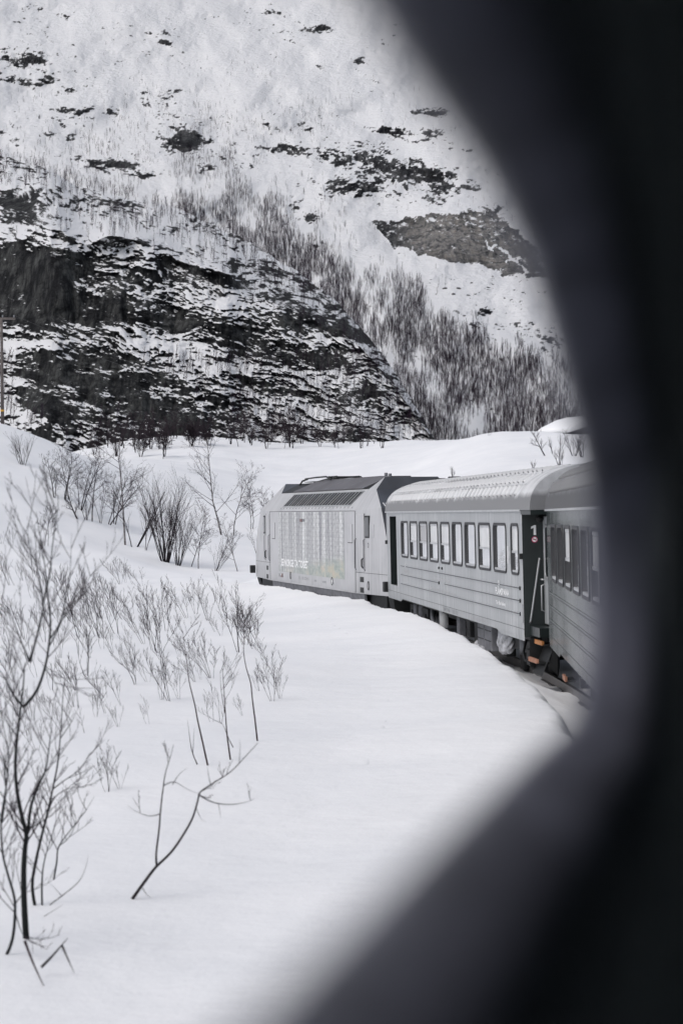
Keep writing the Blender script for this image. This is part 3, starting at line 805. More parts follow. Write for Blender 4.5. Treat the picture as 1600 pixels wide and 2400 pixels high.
# near entrance: deep dark end of the side with sign, rail, door, steps
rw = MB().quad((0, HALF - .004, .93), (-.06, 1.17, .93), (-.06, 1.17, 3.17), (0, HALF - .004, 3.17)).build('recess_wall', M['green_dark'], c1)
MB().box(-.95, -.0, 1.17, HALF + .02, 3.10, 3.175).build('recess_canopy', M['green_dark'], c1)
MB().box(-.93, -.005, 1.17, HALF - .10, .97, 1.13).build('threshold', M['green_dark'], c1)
dr = MB().box(-.93, -.07, 1.15, 1.19, 1.16, 3.06).build('door', M['coach'], c1, bevel=.01)
MB().loft([rrect(-.80, -.20, 1.95, 2.92, .12, 1.192), rrect(-.80, -.20, 1.95, 2.92, .12, 1.205), rrect(-.75, -.25, 2.0, 2.87, .09, 1.205), rrect(-.75, -.25, 2.0, 2.87, .09, 1.17)]).build('door_frame', M['alu'], dr, True)
MB().box(-.76, -.24, 1.192, 1.196, 1.99, 2.88).build('door_pane', M['glass_dark'], dr)
MB().tube([(-.14, 1.19, 1.86), (-.14, 1.25, 1.84), (-.14, 1.25, 1.40), (-.14, 1.19, 1.38)], .014, 8).build('door_handle', M['alu'], dr, True)
MB().tube([(-.12, 1.19, 1.94), (-.07, 1.25, 1.95)], .016, 8).build('door_latch', M['alu'], dr, True)
MB().cyl((-.10, 1.25, 3.02), .06, (1, 0, 0), .14, 12).build('door_lamp', M['black'], dr, True)
# handrail leaning across the recess wall
MB().tube([(-.055, 1.25, 2.30), (-.09, 1.27, 2.32), (-.09, 1.27, 2.28), (-.06, 1.44, 1.22), (-.02, 1.445, 1.18)], .017, 8).build('handrail', M['alu'], rw, True)
def recess_point(f, z, d=.008):   # f 0 at the outer corner, 1 at the door
    return Vector((-.06 * f - d, HALF - .004 + (1.17 - HALF + .004) * f, z))
def recess_frame(f, z, d):
    o = recess_point(f, z, d); ax = (recess_point(1, z) - recess_point(0, z)).normalized(); up = Vector((0, 0, 1)); nn = ax.cross(up)
    return Matrix(((ax.x, up.x, nn.x, o.x), (ax.y, up.y, nn.y, o.y), (ax.z, up.z, nn.z, o.z), (0, 0, 0, 1)))
b = MB(); b.quad(*[(x_, y_, 0) for x_, y_ in ((.015, 0), (.058, 0), (.058, .175), (.028, .175), (-.03, .145), (-.03, .108), (.015, .128))])
one = b.build('lettering', M['white'], rw); one.matrix_local = recess_frame(.48, 2.735, .012)
sg = MB(); sg.cyl((0, 0, 0), .055, (0, 0, 1), .004, 24); sgo = sg.build('no_smoking_sign', M['red'], rw); sgo.matrix_local = recess_frame(.56, 2.655, .012)
so = MB().cyl((0, 0, .004), .042, (0, 0, 1), .004, 24).build('sign_disc', M['white'], sgo)
MB().box(-.030, .022, -.006, .006, .006, .009).box(.022, .030, -.006, .016, .006, .009).build('cigarette', M['black'], sgo)
b = MB(); b.quad((-.036, .026, .0105), (-.028, .034, .0105), (.036, -.026, .0105), (.028, -.034, .0105)); b.build('slash', M['red'], sgo)
# steps
MB().quad((-.05, 1.15, .92), (-.90, 1.15, .92), (-.90, 1.42, .30), (-.05, 1.42, .30)).build('step_back', M['black'], c1)
for sx, so_ in ((-.05, 1.46), (-.90, 1.24)):
    MB().quad((sx, 1.14, .92), (sx, so_, .92), (sx, so_, .40), (sx, 1.14, .30)).build('step_side', M['black'], c1)
for z, y, xx0, xx1, mt in ((.87, 1.40, -.88, -.22, 'orange'), (.55, 1.48, -.78, -.02, 'orange2')):
    st = MB().box(xx0, xx1, y - .22, y, z - .05, z - .02).build('step', M['black'], c1)
    MB().box(xx0, xx1, y - .03, y + .012, z - .04, z + .035).build('step_edge', M[mt], st)
# equipment under the floor
MB().box(5.72, 6.52, 1.05, 1.34, .40, .88).build('equipment_box', M['box'], c1, bevel=.02)
MB().box(4.80, 5.66, 1.05, 1.34, .36, .88).build('equipment_box', M['box'], c1, bevel=.02)
for z in (.55, .75):
    for i in range(5):
        for xx in (4.86, 5.78):
            MB().box(xx + i * .16, xx + i * .16 + .05, 1.335, 1.35, z, z + .02).build('rivet', M['black'], c1)
def lump(name, c, r, mat, parent, seed, sub=3):
    bm = bmesh.new(); bmesh.ops.create_icosphere(bm, subdivisions=sub, radius=1)
    for v in bm.verts:
        d = 1 + .35 * float(fbm(v.co.x * 1.7 + seed, v.co.y * 1.7 + v.co.z * 2.1, 3, int(seed) % 50))
        v.co = Vector((v.co.x * r[0] * d, v.co.y * r[1] * d, v.co.z * r[2] * d))
    me = bpy.data.meshes.new(name); bm.to_mesh(me); bm.free()
    me.polygons.foreach_set('use_smooth', np.full(len(me.polygons), True))
    o = link(name, me, mat, parent); o.location = c; return o
lump('packed_ice', (3.95, 1.20, .66), (.62, .14, .30), M['ice'], c1, 3, 5)
MB().cyl((12.2, 1.2, .66), .09, (0, 0, 1), .42, 12).build('air_tank', M['white'], c1, True)
MB().cyl((12.45, 1.2, .66), .09, (0, 0, 1), .42, 12).build('air_tank', M['white'], c1, True)
MB().box(9.6, 10.0, 1.1, 1.25, .40, .85).build('equipment_box', M['box'], c1, bevel=.02)
MB().box(8.1, 8.6, 1.1, 1.25, .45, .85).build('equipment_box', M['black'], c1, bevel=.02)
MB().box(7.0, 7.5, 1.1, 1.25, .40, .85).build('equipment_box', M['black'], c1, bevel=.02)
MB().tube([(14.2, 1.2, .9), (14.0, 1.24, .6), (13.6, 1.24, .42)], .05, 8).build('air_pipe', M['box'], c1, True)
MB().tube([(1.6, 1.2, .86), (1.5, 1.3, .55), (1.2, 1.32, .42), (.85, 1.3, .5), (.75, 1.2, .84)], .022, 8).build('air_hose', M['black'], c1, True)
MB().cyl((.42, 1.22, .62), .14, (0, 0, 1), .6, 14).build('air_tank', M['black'], c1, True)
lump('packed_ice', (7.2, 1.1, .34), (.55, .2, .14), M['ice'], c1, 8)
for sy in (.88, -.88):
    for x, s in ((20.4, 1), (-.95, -1)):
        bf = MB().cyl((x + s * .25, sy, 1.05), .09, (1, 0, 0), .5, 12).build('buffer', M['black'], c1, True)
        MB().cyl((x + s * .5, sy, 1.05), .22, (1, 0, 0), .04, 18).build('buffer_plate', M['box'], bf, True)
MB().box(20.4, 20.75, -.6, .6, 1.0, 3.0).build('gangway', M['black'], c1)
MB().box(-1.5, -.95, -.6, .6, 1.0, 3.0).build('gangway', M['black'], c1)
MB().tube([(20.4, .5, .95), (20.6, .75, .72), (20.95, .8, .7)], .06, 8).build('air_hose', M['orange'], c1, True)

W2 = [(-.42 - 1.36 + .35 + 1.78 * k - 1.78 * 5, -.42 + .35 + 1.78 * k - 1.78 * 5, 'sash' if k in (0, 3) else 'plain') for k in range(-3, 6)]
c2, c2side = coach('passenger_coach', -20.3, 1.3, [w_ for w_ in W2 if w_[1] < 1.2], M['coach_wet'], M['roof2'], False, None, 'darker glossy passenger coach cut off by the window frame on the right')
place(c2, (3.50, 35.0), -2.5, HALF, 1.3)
# step edge seen at its front corner
st = MB().box(-.7, .0, 1.25, 1.40, .40, .43).build('step', M['black'], c2)
MB().box(-.7, .0, 1.38, 1.42, .40, .48).build('step_edge', M['orange2'], st)
for sy in (.88, -.88):
    bf = MB().cyl((1.42, sy, 1.05), .09, (1, 0, 0), .3, 12).build('buffer', M['black'], c2, True)

# locomotive
loco = tag(empty('locomotive'), 'silver electric locomotive with printed advert panel, pulling the train', 'locomotive')
place(loco, (.42, 61.5), 13.0, 1.5, .6)
LX = 12.75
def mir(p): return (LX - p[0], p[1], p[2])
a0, b0, c0, d0 = (0, 1.5, .82), (0, 1.5, 3.2), (0, 1.08, 3.82), (0, .45, 4.15)
a1, n1_, m1, b1, c1_, d1 = (-3.42, 1.36, .85), (-3.42, 1.36, 1.50), (-3.30, 1.36, 2.2), (-2.48, 1.34, 3.28), (-.98, 1.10, 3.80), (-.72, .78, 4.16)
fl_ = lambda p: (p[0], -p[1], p[2])
body = MB()
for s_ in (lambda p: p, fl_):
    body.quad(*[s_(p) for p in (a0, b0, mir(b0), mir(a0))])
    body.quad(*[s_(p) for p in (b0, c0, mir(c0), mir(b0))])
body.quad(a0, mir(a0), fl_(mir(a0)), fl_(a0))
body.build('body', M['silver'], loco)
for e, nm in ((lambda p: p, 'near'), (mir, 'far')):
    cab = MB()
    for s_ in (lambda p: p, fl_):
        cab.quad(*[s_(e(p)) for p in (a0, a1, n1_, m1, b1, b0)])
        cab.quad(*[s_(e(p)) for p in (b0, b1, c1_, c0)])
        cab.quad(*[s_(e(p)) for p in (c0, c1_, d1)])
    cab.quad(*[e(p) for p in (a0, fl_(a0), fl_(a1), a1)])
    co = cab.build('cab', M['silver'], loco)
    mk = MB()
    ring = [a1, n1_, m1, b1, c1_, d1]
    for p, q in zip(ring[:-1], ring[1:]):
        mk.quad(e(p), e(q), fl_(e(q)), fl_(e(p)))
    mk.quad(e(d1), e((0, .45, 4.15)), fl_(e((0, .45, 4.15))), fl_(e(d1)))
    mk.quad(e(d1), e(c0), e((0, .45, 4.15))); mk.quad(fl_(e(d1)), fl_(e(c0)), fl_(e((0, .45, 4.15))))
    mo = mk.build('front_mask', M['mask'], co)
    # windscreen, standing a little proud of the mask
    def on_face(f, y, out=.02):
        x = m1[0] + (b1[0] - m1[0]) * f; z = m1[2] + (b1[2] - m1[2]) * f
        return e((x - out * .8, y, z + out * .55))
    ws = MB().quad(on_face(.10, 1.22), on_face(.88, 1.18), on_face(.88, -1.18), on_face(.10, -1.22)).build('windscreen', M['glass_dark'], mo)
    fr_ = [on_face(.06, 1.26, .012), on_face(.92, 1.22, .012), on_face(.92, -1.22, .012), on_face(.06, -1.26, .012)]
    MB().quad(*fr_).build('windscreen_seal', M['black'], mo)
    MB().tube([on_face(.0, .55, .04), on_face(.45, .9, .04), on_face(.6, .95, .04)], .015, 6).build('wiper', M['black'], ws)
    # cab door with its window, handrails, footholes
    dl = e((-.16, 0, 0))[0]; dr_ = e((-.95, 0, 0))[0]; x0, x1 = min(dl, dr_), max(dl, dr_)
    def cy(x):   # cab side leans in towards the end
        t = abs((x if nm == 'near' else LX - x)) / 3.42
        return 1.5 - .14 * t
    def panel(x0, x1, z0, z1, d, name, mat, parent, bev=.006):
        b = MB(); b.loft([[(x0, cy(x0) - .03, z0), (x1, cy(x1) - .03, z0), (x1, cy(x1) - .03, z1), (x0, cy(x0) - .03, z1)],
                          [(x0, cy(x0) + d, z0), (x1, cy(x1) + d, z0), (x1, cy(x1) + d, z1), (x0, cy(x0) + d, z1)]], True, True)
        return b.build(name, mat, parent, bevel=bev)
    do = panel(x0, x1, 1.47, 3.10, .012, 'cab_door', M['silver'], co)
    panel(x0 - .012, x0 - .002, 1.45, 3.12, .004, 'door_gap', M['black'], co, 0); panel(x1 + .002, x1 + .012, 1.45, 3.12, .004, 'door_gap', M['black'], co, 0)
    wx = e((-1.48, 0, 0))[0], e((-1.02, 0, 0))[0]; wx = min(wx), max(wx)
    wo_ = panel(wx[0], wx[1], 2.42, 3.06, .014, 'cab_window', M['black'], co, .03)
    panel(wx[0] + .05, wx[1] - .05, 2.47, 3.01, .018, 'pane', M['glass_dark'], wo_, .0)
    for hx in (e((-.10, 0, 0))[0], e((-1.02, 0, 0))[0]):
        MB().tube([(hx, cy(hx), 2.40), (hx, cy(hx) + .05, 2.36), (hx, cy(hx) + .05, 1.55), (hx, cy(hx), 1.50)], .014, 6).build('handrail', M['box'], co, True)
    hx = e((-.82, 0, 0))[0]
    MB().tube([(hx, cy(hx) + .01, 1.84), (hx, cy(hx) + .05, 1.80), (hx, cy(hx) + .05, 1.62), (hx, cy(hx) + .01, 1.56)], .022, 6).build('door_handle', M['black'], do, True)
    for z in (1.16, .86):
        vx = sorted((e((-.48, 0, 0))[0], e((-.86, 0, 0))[0]))
        panel(vx[0], vx[1], z, z + .15, .006, 'foothole', M['black'], co, 0)
    sx0 = sorted((e((-.02, 0, 0))[0], e((-3.38, 0, 0))[0]))
    panel(sx0[0], sx0[1], 1.425, 1.435, .004, 'seam', M['black'], co, 0)
    ex = sorted((e((-1.56, 0, 0))[0], e((-1.92, 0, 0))[0]))
    panel(ex[0], ex[1], 2.44, 2.80, .008, 'side_hatch', M['silver'], co)
    # mirror and rear lamp by the lower corner
    MB().box(*sorted((e((-3.40, 0, 0))[0], e((-3.60, 0, 0))[0])), 1.38, 1.56, .98, 1.26).build('marker_lamp', M['black'], co, bevel=.02)
    # plough, buffers, hoses
    px_ = e((-3.5, 0, 0))[0]; s_ = -1 if nm == 'near' else 1
    MB().loft([[(px_ + s_ * .05, 1.30, .82), (px_ + s_ * .05, -1.30, .82), (px_ - s_ * .5, -1.30, .82), (px_ - s_ * .5, 1.30, .82)],
               [(px_ - s_ * .15, 1.15, .22), (px_ - s_ * .15, -1.15, .22), (px_ - s_ * .6, -1.15, .22), (px_ - s_ * .6, 1.15, .22)]], True, True).build('snow_plough', M['black'], loco)
    for sy in (.88, -.88):
        bf = MB().cyl((px_ + s_ * .25, sy, 1.02), .10, (1, 0, 0), .5, 12).build('buffer', M['black'], loco, True)
        MB().cyl((px_ + s_ * .5, sy, 1.02), .23, (1, 0, 0), .05, 18).build('buffer_plate', M['box'], bf, True)
# number over the windscreen, 2 on the cab side
nrm = (Vector(c1_) - Vector(b1)).normalized()
tx = lettering('18 2241', 1.75, 0, 0, 0, loco, M['white'], .2, rot=Matrix(), bold=.03)
_p = Vector(m1) + (Vector(b1) - Vector(m1)) * .97; ax = Vector((0, -1, 0)); up = (Vector(c1_) - Vector(b1)); up.y = 0; up.normalize(); nn = ax.cross(up)
_o = Vector((b1[0], 1.245, b1[2])) + up * .06 + nn * .012
tx.matrix_local = Matrix(((ax.x, up.x, nn.x, _o.x), (ax.y, up.y, nn.y, _o.y), (ax.z, up.z, nn.z, _o.z), (0, 0, 0, 1))) @ Matrix.Diagonal((.19, .46, 1, 1))
lettering('2', .09, -1.32, 2.16, 1.455, loco, M['black'], .14)
# advert panel
pn = MB().box(0, LX - .05, -.004, .006, .87 - 1.17, 3.19 - 1.17).build('side_panel', M['silver'], loco); pn.location = (.02, 1.5, 1.17)
ar = MB().quad((0, .009, 0), (9.9, .009, 0), (9.9, .009, 2.0), (0, .009, 2.0)).build('advert_print', M['art'], loco); ar.location = (1.36, 1.5, 1.175)
MB().box(-.01, .012, 1.49, 1.508, .84, 3.2).build('panel_gap', M['black'], loco)
MB().box(LX - .012, LX + .01, 1.49, 1.508, .84, 3.2).build('panel_gap', M['black'], loco)
MB().box(0, LX, 1.49, 1.506, 3.186, 3.202).build('panel_gap', M['black'], loco)
lettering('SE NORGE TA TOGET', 4.35, 10.80, 1.38, 1.513, loco, M['white'], .245, bold=.03)
lettering('EL 18 2241', 1.5, 7.95, 1.0, 1.509, loco, M['ghost2'], .10)
for x, w_ in ((5.6, .35), (4.4, .5), (3.2, .4)):
    MB().box(x - w_, x, 1.5, 1.509, .99, 1.05).build('plate', M['ghost2'], loco)
MB().box(3.05, 3.16, 1.5, 1.512, .98, 1.12).build('plate', M['white'], loco)
rp = MB().box(10.55, 11.22, 1.5, 1.515, .99, 1.10).build('plate', M['ghost2'], loco)
MB().box(10.55, 10.85, 1.5, 1.518, .985, 1.105).build('red_panel', M['lampred'], rp)
MB().box(10.76, 10.86, 1.5, 1.521, 1.04, 1.10).build('white_panel', M['white'], rp)
lm = MB().box(7.25, 7.60, 1.5, 1.54, 2.86, 2.95).build('side_lamp', M['lampred'], loco, bevel=.01)
MB().box(6.95, 7.25, 1.5, 1.53, 2.87, 2.95).build('lamp_mount', M['box'], loco, bevel=.01)
for x0, x1 in ((11.85, 12.35), (.32, .92)):
    h_ = MB().box(x0, x1, 1.5, 1.516, 2.28, 2.80).build('hatch', M['silver'], loco, bevel=.004)
    MB().box(x0 - .02, x0, 1.5, 1.512, 2.26, 2.82).box(x0, x1, 1.5, 1.510, 2.26, 2.278).build('hatch_gap', M['black'], h_)
for x in (9.25, 3.05, -1.35):
    b = MB(); y = 1.512 if x > 0 else 1.455
    b.tube([(x + .10 * math.cos(a), y, 1.08 + .12 * math.sin(a)) for a in np.linspace(0, 2 * math.pi, 15)], .010, 4); b.build('jacking_mark', M['black'], loco)
# louvre bank on the sloping shoulder
def shoulder(x, f, out=0.0):   # f 0 at the eave, 1 at the roof edge
    y = 1.5 + (1.08 - 1.5) * f; z = 3.2 + .62 * f
    return (x, y + out * .83, z + out * .56)
def slant(x, f): return x - .95 * (f - .27)
lv = MB().quad(*[shoulder(slant(x, f), f, .006) for x, f in ((1.0, .27), (10.85, .27), (10.85, .88), (1.0, .88))]).build('louvre', M['black'], loco)
lf = MB()
for f in (.25, .90): lf.tube([shoulder(slant(.95, f), f, .012), shoulder(slant(10.9, f), f, .012)], .018, 6)
lf.build('louvre_frame', M['alu'], lv)
NB = 25
for i in range(NB + 1):
    x = 1.0 + 9.85 * i / NB
    MB().tube([shoulder(slant(x, .27), .27, .02), shoulder(slant(x, .88), .88, .02)], .011, 4).build('slat', M['ghost' if i % 3 else 'ghost2'], lv)
for i in range(22):
    x = .6 + i * .5
    MB().tube([shoulder(x, .12, .0), shoulder(x - .03, .19, .0)], .012, 5).build('bolt', M['box'], loco)
# roof panels
for i, (x0, x1) in enumerate(((.75, 3.1), (3.14, 5.9), (5.94, 8.4), (8.44, 10.6))):
    b = MB(); sh = .9
    b.loft([[(x0, 1.07, 3.83), (x1, 1.07, 3.83), (x1 - sh, .45, 4.17), (x0 - sh, .45, 4.17)], [(x0, 1.09, 3.87), (x1, 1.09, 3.87), (x1 - sh, .45, 4.21), (x0 - sh, .45, 4.21)]], True, True)
    b.build('roof_panel', M['roofdark'], loco)
    MB().tube([(x0, 1.09, 3.86), (x0 - sh, .45, 4.205)], .014, 4).build('roof_seam', M['box'], loco)
b = MB(); b.quad(c0, mir(c0), mir(d0), d0); b.quad(fl_(c0), fl_(mir(c0)), fl_(mir(d0)), fl_(d0)); b.quad(d0, mir(d0), fl_(mir(d0)), fl_(d0)); b.build('roof_deck', M['black'], loco)
MB().box(1.2, 9.2, -.5, .45, 4.15, 4.22).build('roof_hatch', M['roofdark'], loco)
MB().cyl((1.05, .3, 4.24), .05, (0, 0, 1), .14, 8).build('roof_vent', M['box'], loco)
MB().cyl((-.6, .6, 4.2), .05, (0, 0, 1), .12, 8).build('roof_vent', M['box'], loco)
# folded pantograph at the far end
pg = MB().box(8.6, 11.6, -.5, .5, 4.18, 4.20).build('pantograph', M['black'], loco)
for y in (.55, -.55):
    MB().tube([(12.3, y, 3.75), (12.2, y, 4.1), (11.7, y, 4.24), (10.9, y, 4.28)], .03, 6).build('pantograph_frame', M['black'], pg, True)
    MB().tube([(11.5, y, 4.23), (11.2, y, 4.30), (9.5, y, 4.32), (8.0, y, 4.32), (7.6, y, 4.27), (7.3, y, 4.22)], .028, 6).build('pantograph_horn', M['black'], pg, True)
MB().tube([(11.4, 0, 4.21), (9.6, .1, 4.26), (8.0, .2, 4.28)], .05, 6).build('pantograph_arm', M['black'], pg, True)
MB().tube([(7.7, -.55, 4.30), (7.7, .55, 4.30)], .03, 6).build('contact_strip', M['black'], pg, True)
for i in range(3):
    MB().cyl((8.2 - i * .35, .35, 4.25), .09, (1, 0, 0), .28, 10).build('insulator', M['black'], pg, True)
# skirts, underframe, bogies
for i, (x0, x1) in enumerate(((-.9, .5), (.54, 3.3), (3.34, 5.3), (5.34, 7.4), (7.44, 9.6), (9.64, 12.6))):
    b = MB(); r_ = .08 * (i % 2)
    b.loft([[(x0, 1.46, .82), (x1, 1.46, .82), (x1, 1.40, .82), (x0, 1.40, .82)], [(x0 + .05, 1.42, .62), (x1 + .10, 1.42, .62), (x1 + .10, 1.36, .62), (x0 + .05, 1.36, .62)],
            [(x0 + .15, 1.30, .42 + r_), (x1 + .2, 1.30, .42 + r_), (x1 + .2, 1.24, .42), (x0 + .15, 1.24, .42)]], True, True)
    b.build('skirt', M['box'], loco)
MB().box(-2.8, 15.4, -1.3, 1.28, .30, .83).build('underframe', M['black'], loco)
bogie(loco, 1.0); bogie(loco, 11.6)

# ------------------------------------------------------------------ the coach the picture is taken from
own = tag(empty('window_coach'), 'dark blurred window surround of the coach the view looks out of', 'railway coach')
hd = math.radians(-11.2)
fv = Vector((-math.sin(hd), math.cos(hd), 0)); lvn = Vector((-math.cos(hd), -math.sin(hd), 0))
own.matrix_world = Matrix(((fv.x, lvn.x, 0, 0), (fv.y, lvn.y, 0, 0), (0, 0, 1, EYE), (0, 0, 0, 1)))
AO, AI = .097, .066
outl = [(-.45, -.098), (-.2, -.096), (.1, -.095), (.35, -.094), (.6, -.095), (.85, -.098), (1.0, -.102), (1.08, -.104), (1.135, -.100), (1.165, -.088), (1.185, -.062), (1.19, -.02), (1.178, .008),
        (1.15, .024), (1.10, .039), (1.035, .0575), (.958, .080), (.852, .1025), (.73, .1136), (.63, .1157), (.56, .117), (.50, .120), (.35, .122), (.1, .123), (-.2, .123), (-.45, .12)]
outl += [(-.55, .09), (-.58, .02), (-.55, -.07)]
def dense(pts, n=4):
    out = []
    m = len(pts)
    for i in range(m):
        p0, p1, p2, p3 = (np.array(pts[(i + k) % m]) for k in (-1, 0, 1, 2))
        for k in range(n):
            t = k / n
            out.append(tuple(.5 * ((2 * p1) + (-p0 + p2) * t + (2 * p0 - 5 * p1 + 4 * p2 - p3) * t * t + (-p0 + 3 * p1 - 3 * p2 + p3) * t ** 3)))
    return out
O_ = dense(outl)
def grow(pts, d):
    m = len(pts); out = []
    for i in range(m):
        a = np.array(pts[i - 1]); b_ = np.array(pts[(i + 1) % m]); t = b_ - a; t = t / (np.linalg.norm(t) + 1e-9)
        out.append((pts[i][0] + t[1] * d, pts[i][1] - t[0] * d))
    return out
def L3(pts, l): return [(p[0], l, p[1]) for p in pts]
# reveal of the opening, outer lip, inner bead
MB().loft([L3(grow(O_, .03), AO - .003), L3(grow(O_, .004), AO), L3(O_, AO - .003), L3(grow(O_, .001), AO - .008), L3(grow(O_, .006), (AO + AI) / 2), L3(grow(O_, .010), AI), L3(grow(O_, .018), AI - .006), L3(grow(O_, .028), AI - .004), L3(grow(O_, .034), AI + .004)]).build('window_frame', M['sillm'], own, True)
gsk = MB().loft([L3(grow(O_, .034), AI + .006), L3(grow(O_, .036), AI - .004), L3(grow(O_, .048), AI - .012), L3(grow(O_, .075), AI - .014), L3(grow(O_, .095), AI - .006), L3(grow(O_, .10), AI + .006)]).build('frame_bead', M['wframe'], own, True)
# walls: a plate with the opening cut out
def plate(l, mat, name, inner):
    bm = bmesh.new()
    iv = [bm.verts.new(p) for p in L3(inner, l)]
    ov = [bm.verts.new(p) for p in ((-6, l, -1.9), (9.5, l, -1.9), (9.5, l, .95), (-6, l, .95))]
    es = [bm.edges.new((iv[i], iv[(i + 1) % len(iv)])) for i in range(len(iv))] + [bm.edges.new((ov[i], ov[(i + 1) % 4])) for i in range(4)]
    bmesh.ops.triangle_fill(bm, edges=es, use_beauty=True)
    me = bpy.data.meshes.new(name); bm.to_mesh(me); bm.free()
    return link(name, me, mat, own)
plate(AI + .002, M['lining'], 'inner_wall', grow(O_, .06))
plate(AO - .004, M['coach_wet'], 'outer_wall', grow(O_, .02))
MB().box(-6, 9.5, -2.75, AO - .002, .95, 1.0).build('ceiling', M['lining'], own)
MB().box(-6, 9.5, -2.75, AO - .002, -1.95, -1.9).build('floor', M['lining'], own)
MB().box(9.5, 9.55, -2.75, AO, -1.9, .95).build('end_wall', M['lining'], own)
MB().box(-6.05, -6, -2.75, AO, -1.9, .95).build('end_wall', M['lining'], own)
fw = MB().box(-6, 9.5, -2.75, -2.70, -1.9, -.9).box(-6, 9.5, -2.75, -2.70, .3, .95)
for i in range(9): fw.box(-6 + i * 1.9, -5.6 + i * 1.9 - .1, -2.75, -2.70, -.9, .3)
fw.build('far_wall', M['lining'], own)
for i in range(8):
    MB().box(-5.7 + i * 1.9, -4.1 + i * 1.9, -2.73, -2.72, -.9, .3).build('far_pane', M['clear'], own)

# ------------------------------------------------------------------ bare trees and shrubs
def rot_about(v, axis, ang): return Matrix.Rotation(ang, 3, axis) @ v
def branch(out, rnd, p, d, L, r, depth, o):
    """grow one limb: out collects (points, radii, depth)"""
    n = o.get('seg', 5) if depth < 2 else 2
    pts, rad = [p.copy()], [r]
    d = d.normalized(); bend = Vector((rnd.gauss(0, 1), rnd.gauss(0, 1), 0)) * o['crook']
    for i in range(n):
        d = (d + bend / n + Vector((rnd.gauss(0, 1), rnd.gauss(0, 1), rnd.gauss(0, .6))) * o['jit'] + Vector((0, 0, o['up'])) / n).normalized()
        p = p + d * (L / n)
        pts.append(p.copy()); rad.append(r * (1 - (1 - o['tip']) * (i + 1) / n))
    out.append((pts, rad, depth))
    if depth >= o['depth']: return
    kids = o['kids'][depth]
    for k in range(kids):
        f = o['from'] + (1 - o['from']) * (k + rnd.random()) / kids
        x = min(f, .98) * n; i = int(x); q = pts[i].lerp(pts[i + 1], x - i)
        dd = (pts[i + 1] - pts[i]).normalized()
        ax = dd.cross(Vector((rnd.gauss(0, 1), rnd.gauss(0, 1), rnd.gauss(0, 1)))).normalized()
        dn = rot_about(dd, ax, math.radians(rnd.uniform(*o['ang'])))
        branch(out, rnd, q, dn, L * rnd.uniform(*o['len']) * (1.15 - .6 * f), max(rad[i] * o['thin'], o['rmin']), depth + 1, o)
def tube_mesh(name, limbs, mat, sides=3):
    V, Fc = [], []
    for pts, rad, _ in limbs:
        n = len(pts)
        b = len(V)
        for i, p in enumerate(pts):
            d = (pts[min(i + 1, n - 1)] - pts[max(i - 1, 0)]).normalized()
            a = d.cross(Vector((.12, .99, .05)));  a.normalize(); c = d.cross(a)
            for k in range(sides):
                t = 2 * math.pi * k / sides
                V.append(p + (a * math.cos(t) + c * math.sin(t)) * rad[i])
        for i in range(n - 1):
            for k in range(sides):
                m = (k + 1) % sides
                Fc.append((b + i * sides + k, b + i * sides + m, b + (i + 1) * sides + m, b + (i + 1) * sides + k))
    me = fast_mesh(name, np.array([tuple(v) for v in V]), np.array(Fc))
    me.materials.append(mat)
    return me
OPT = {
    'birch': dict(crook=.25, jit=.07, up=.20, tip=.25, depth=3, kids=(14, 7, 4), **{'from': .25}, ang=(28, 62), len=(.30, .50), thin=.50, rmin=.006),
    'shrub': dict(crook=.30, jit=.055, up=.50, tip=.3, depth=2, kids=(8, 5), **{'from': .30}, ang=(18, 45), len=(.30, .50), thin=.55, rmin=.0032),
    'whip': dict(crook=.25, jit=.05, up=.40, tip=.35, depth=2, kids=(6, 3), **{'from': .35}, ang=(15, 40), len=(.28, .45), thin=.55, rmin=.0030),
}
def make_tree(seed, style, H, r, stems=1, spread=.0, lean=(0, 0), bark=None, twig=None, name='birch_tree'):
    """returns (trunk mesh, crown mesh) of a tree standing at the origin"""
    rnd = random.Random(seed); o = OPT[style]; out = []
    for s in range(stems):
        a = rnd.uniform(0, 6.28); q = rnd.random() ** .6 * spread
        d = Vector((lean[0] + math.cos(a) * q, lean[1] + math.sin(a) * q, 1))
        p = Vector((math.cos(a) * q * .35 * H * .3, math.sin(a) * q * .35 * H * .3, -.06 * H))
        k = rnd.uniform(.65, 1.0) if stems > 1 else 1
        branch(out, rnd, p, d, H * 1.06 * k, r * k, 0, o)
    return (tube_mesh('trunk', [l for l in out if l[2] == 0], bark or M['bark'], 5), tube_mesh('crown', [l for l in out if l[2] > 0], twig or M['twig'], 3))
def plant(name, meshes, loc, s, rz, label, cat, group=None, tilt=(0, 0)):
    e = empty(name); e.location = loc; e.scale = (s,) * 3 if not hasattr(s, '__len__') else s; e.rotation_euler = (tilt[0], tilt[1], rz)
    tag(e, label, cat, group)
    link('trunk', meshes[0], None, e); link('crown', meshes[1], None, e)
    return e

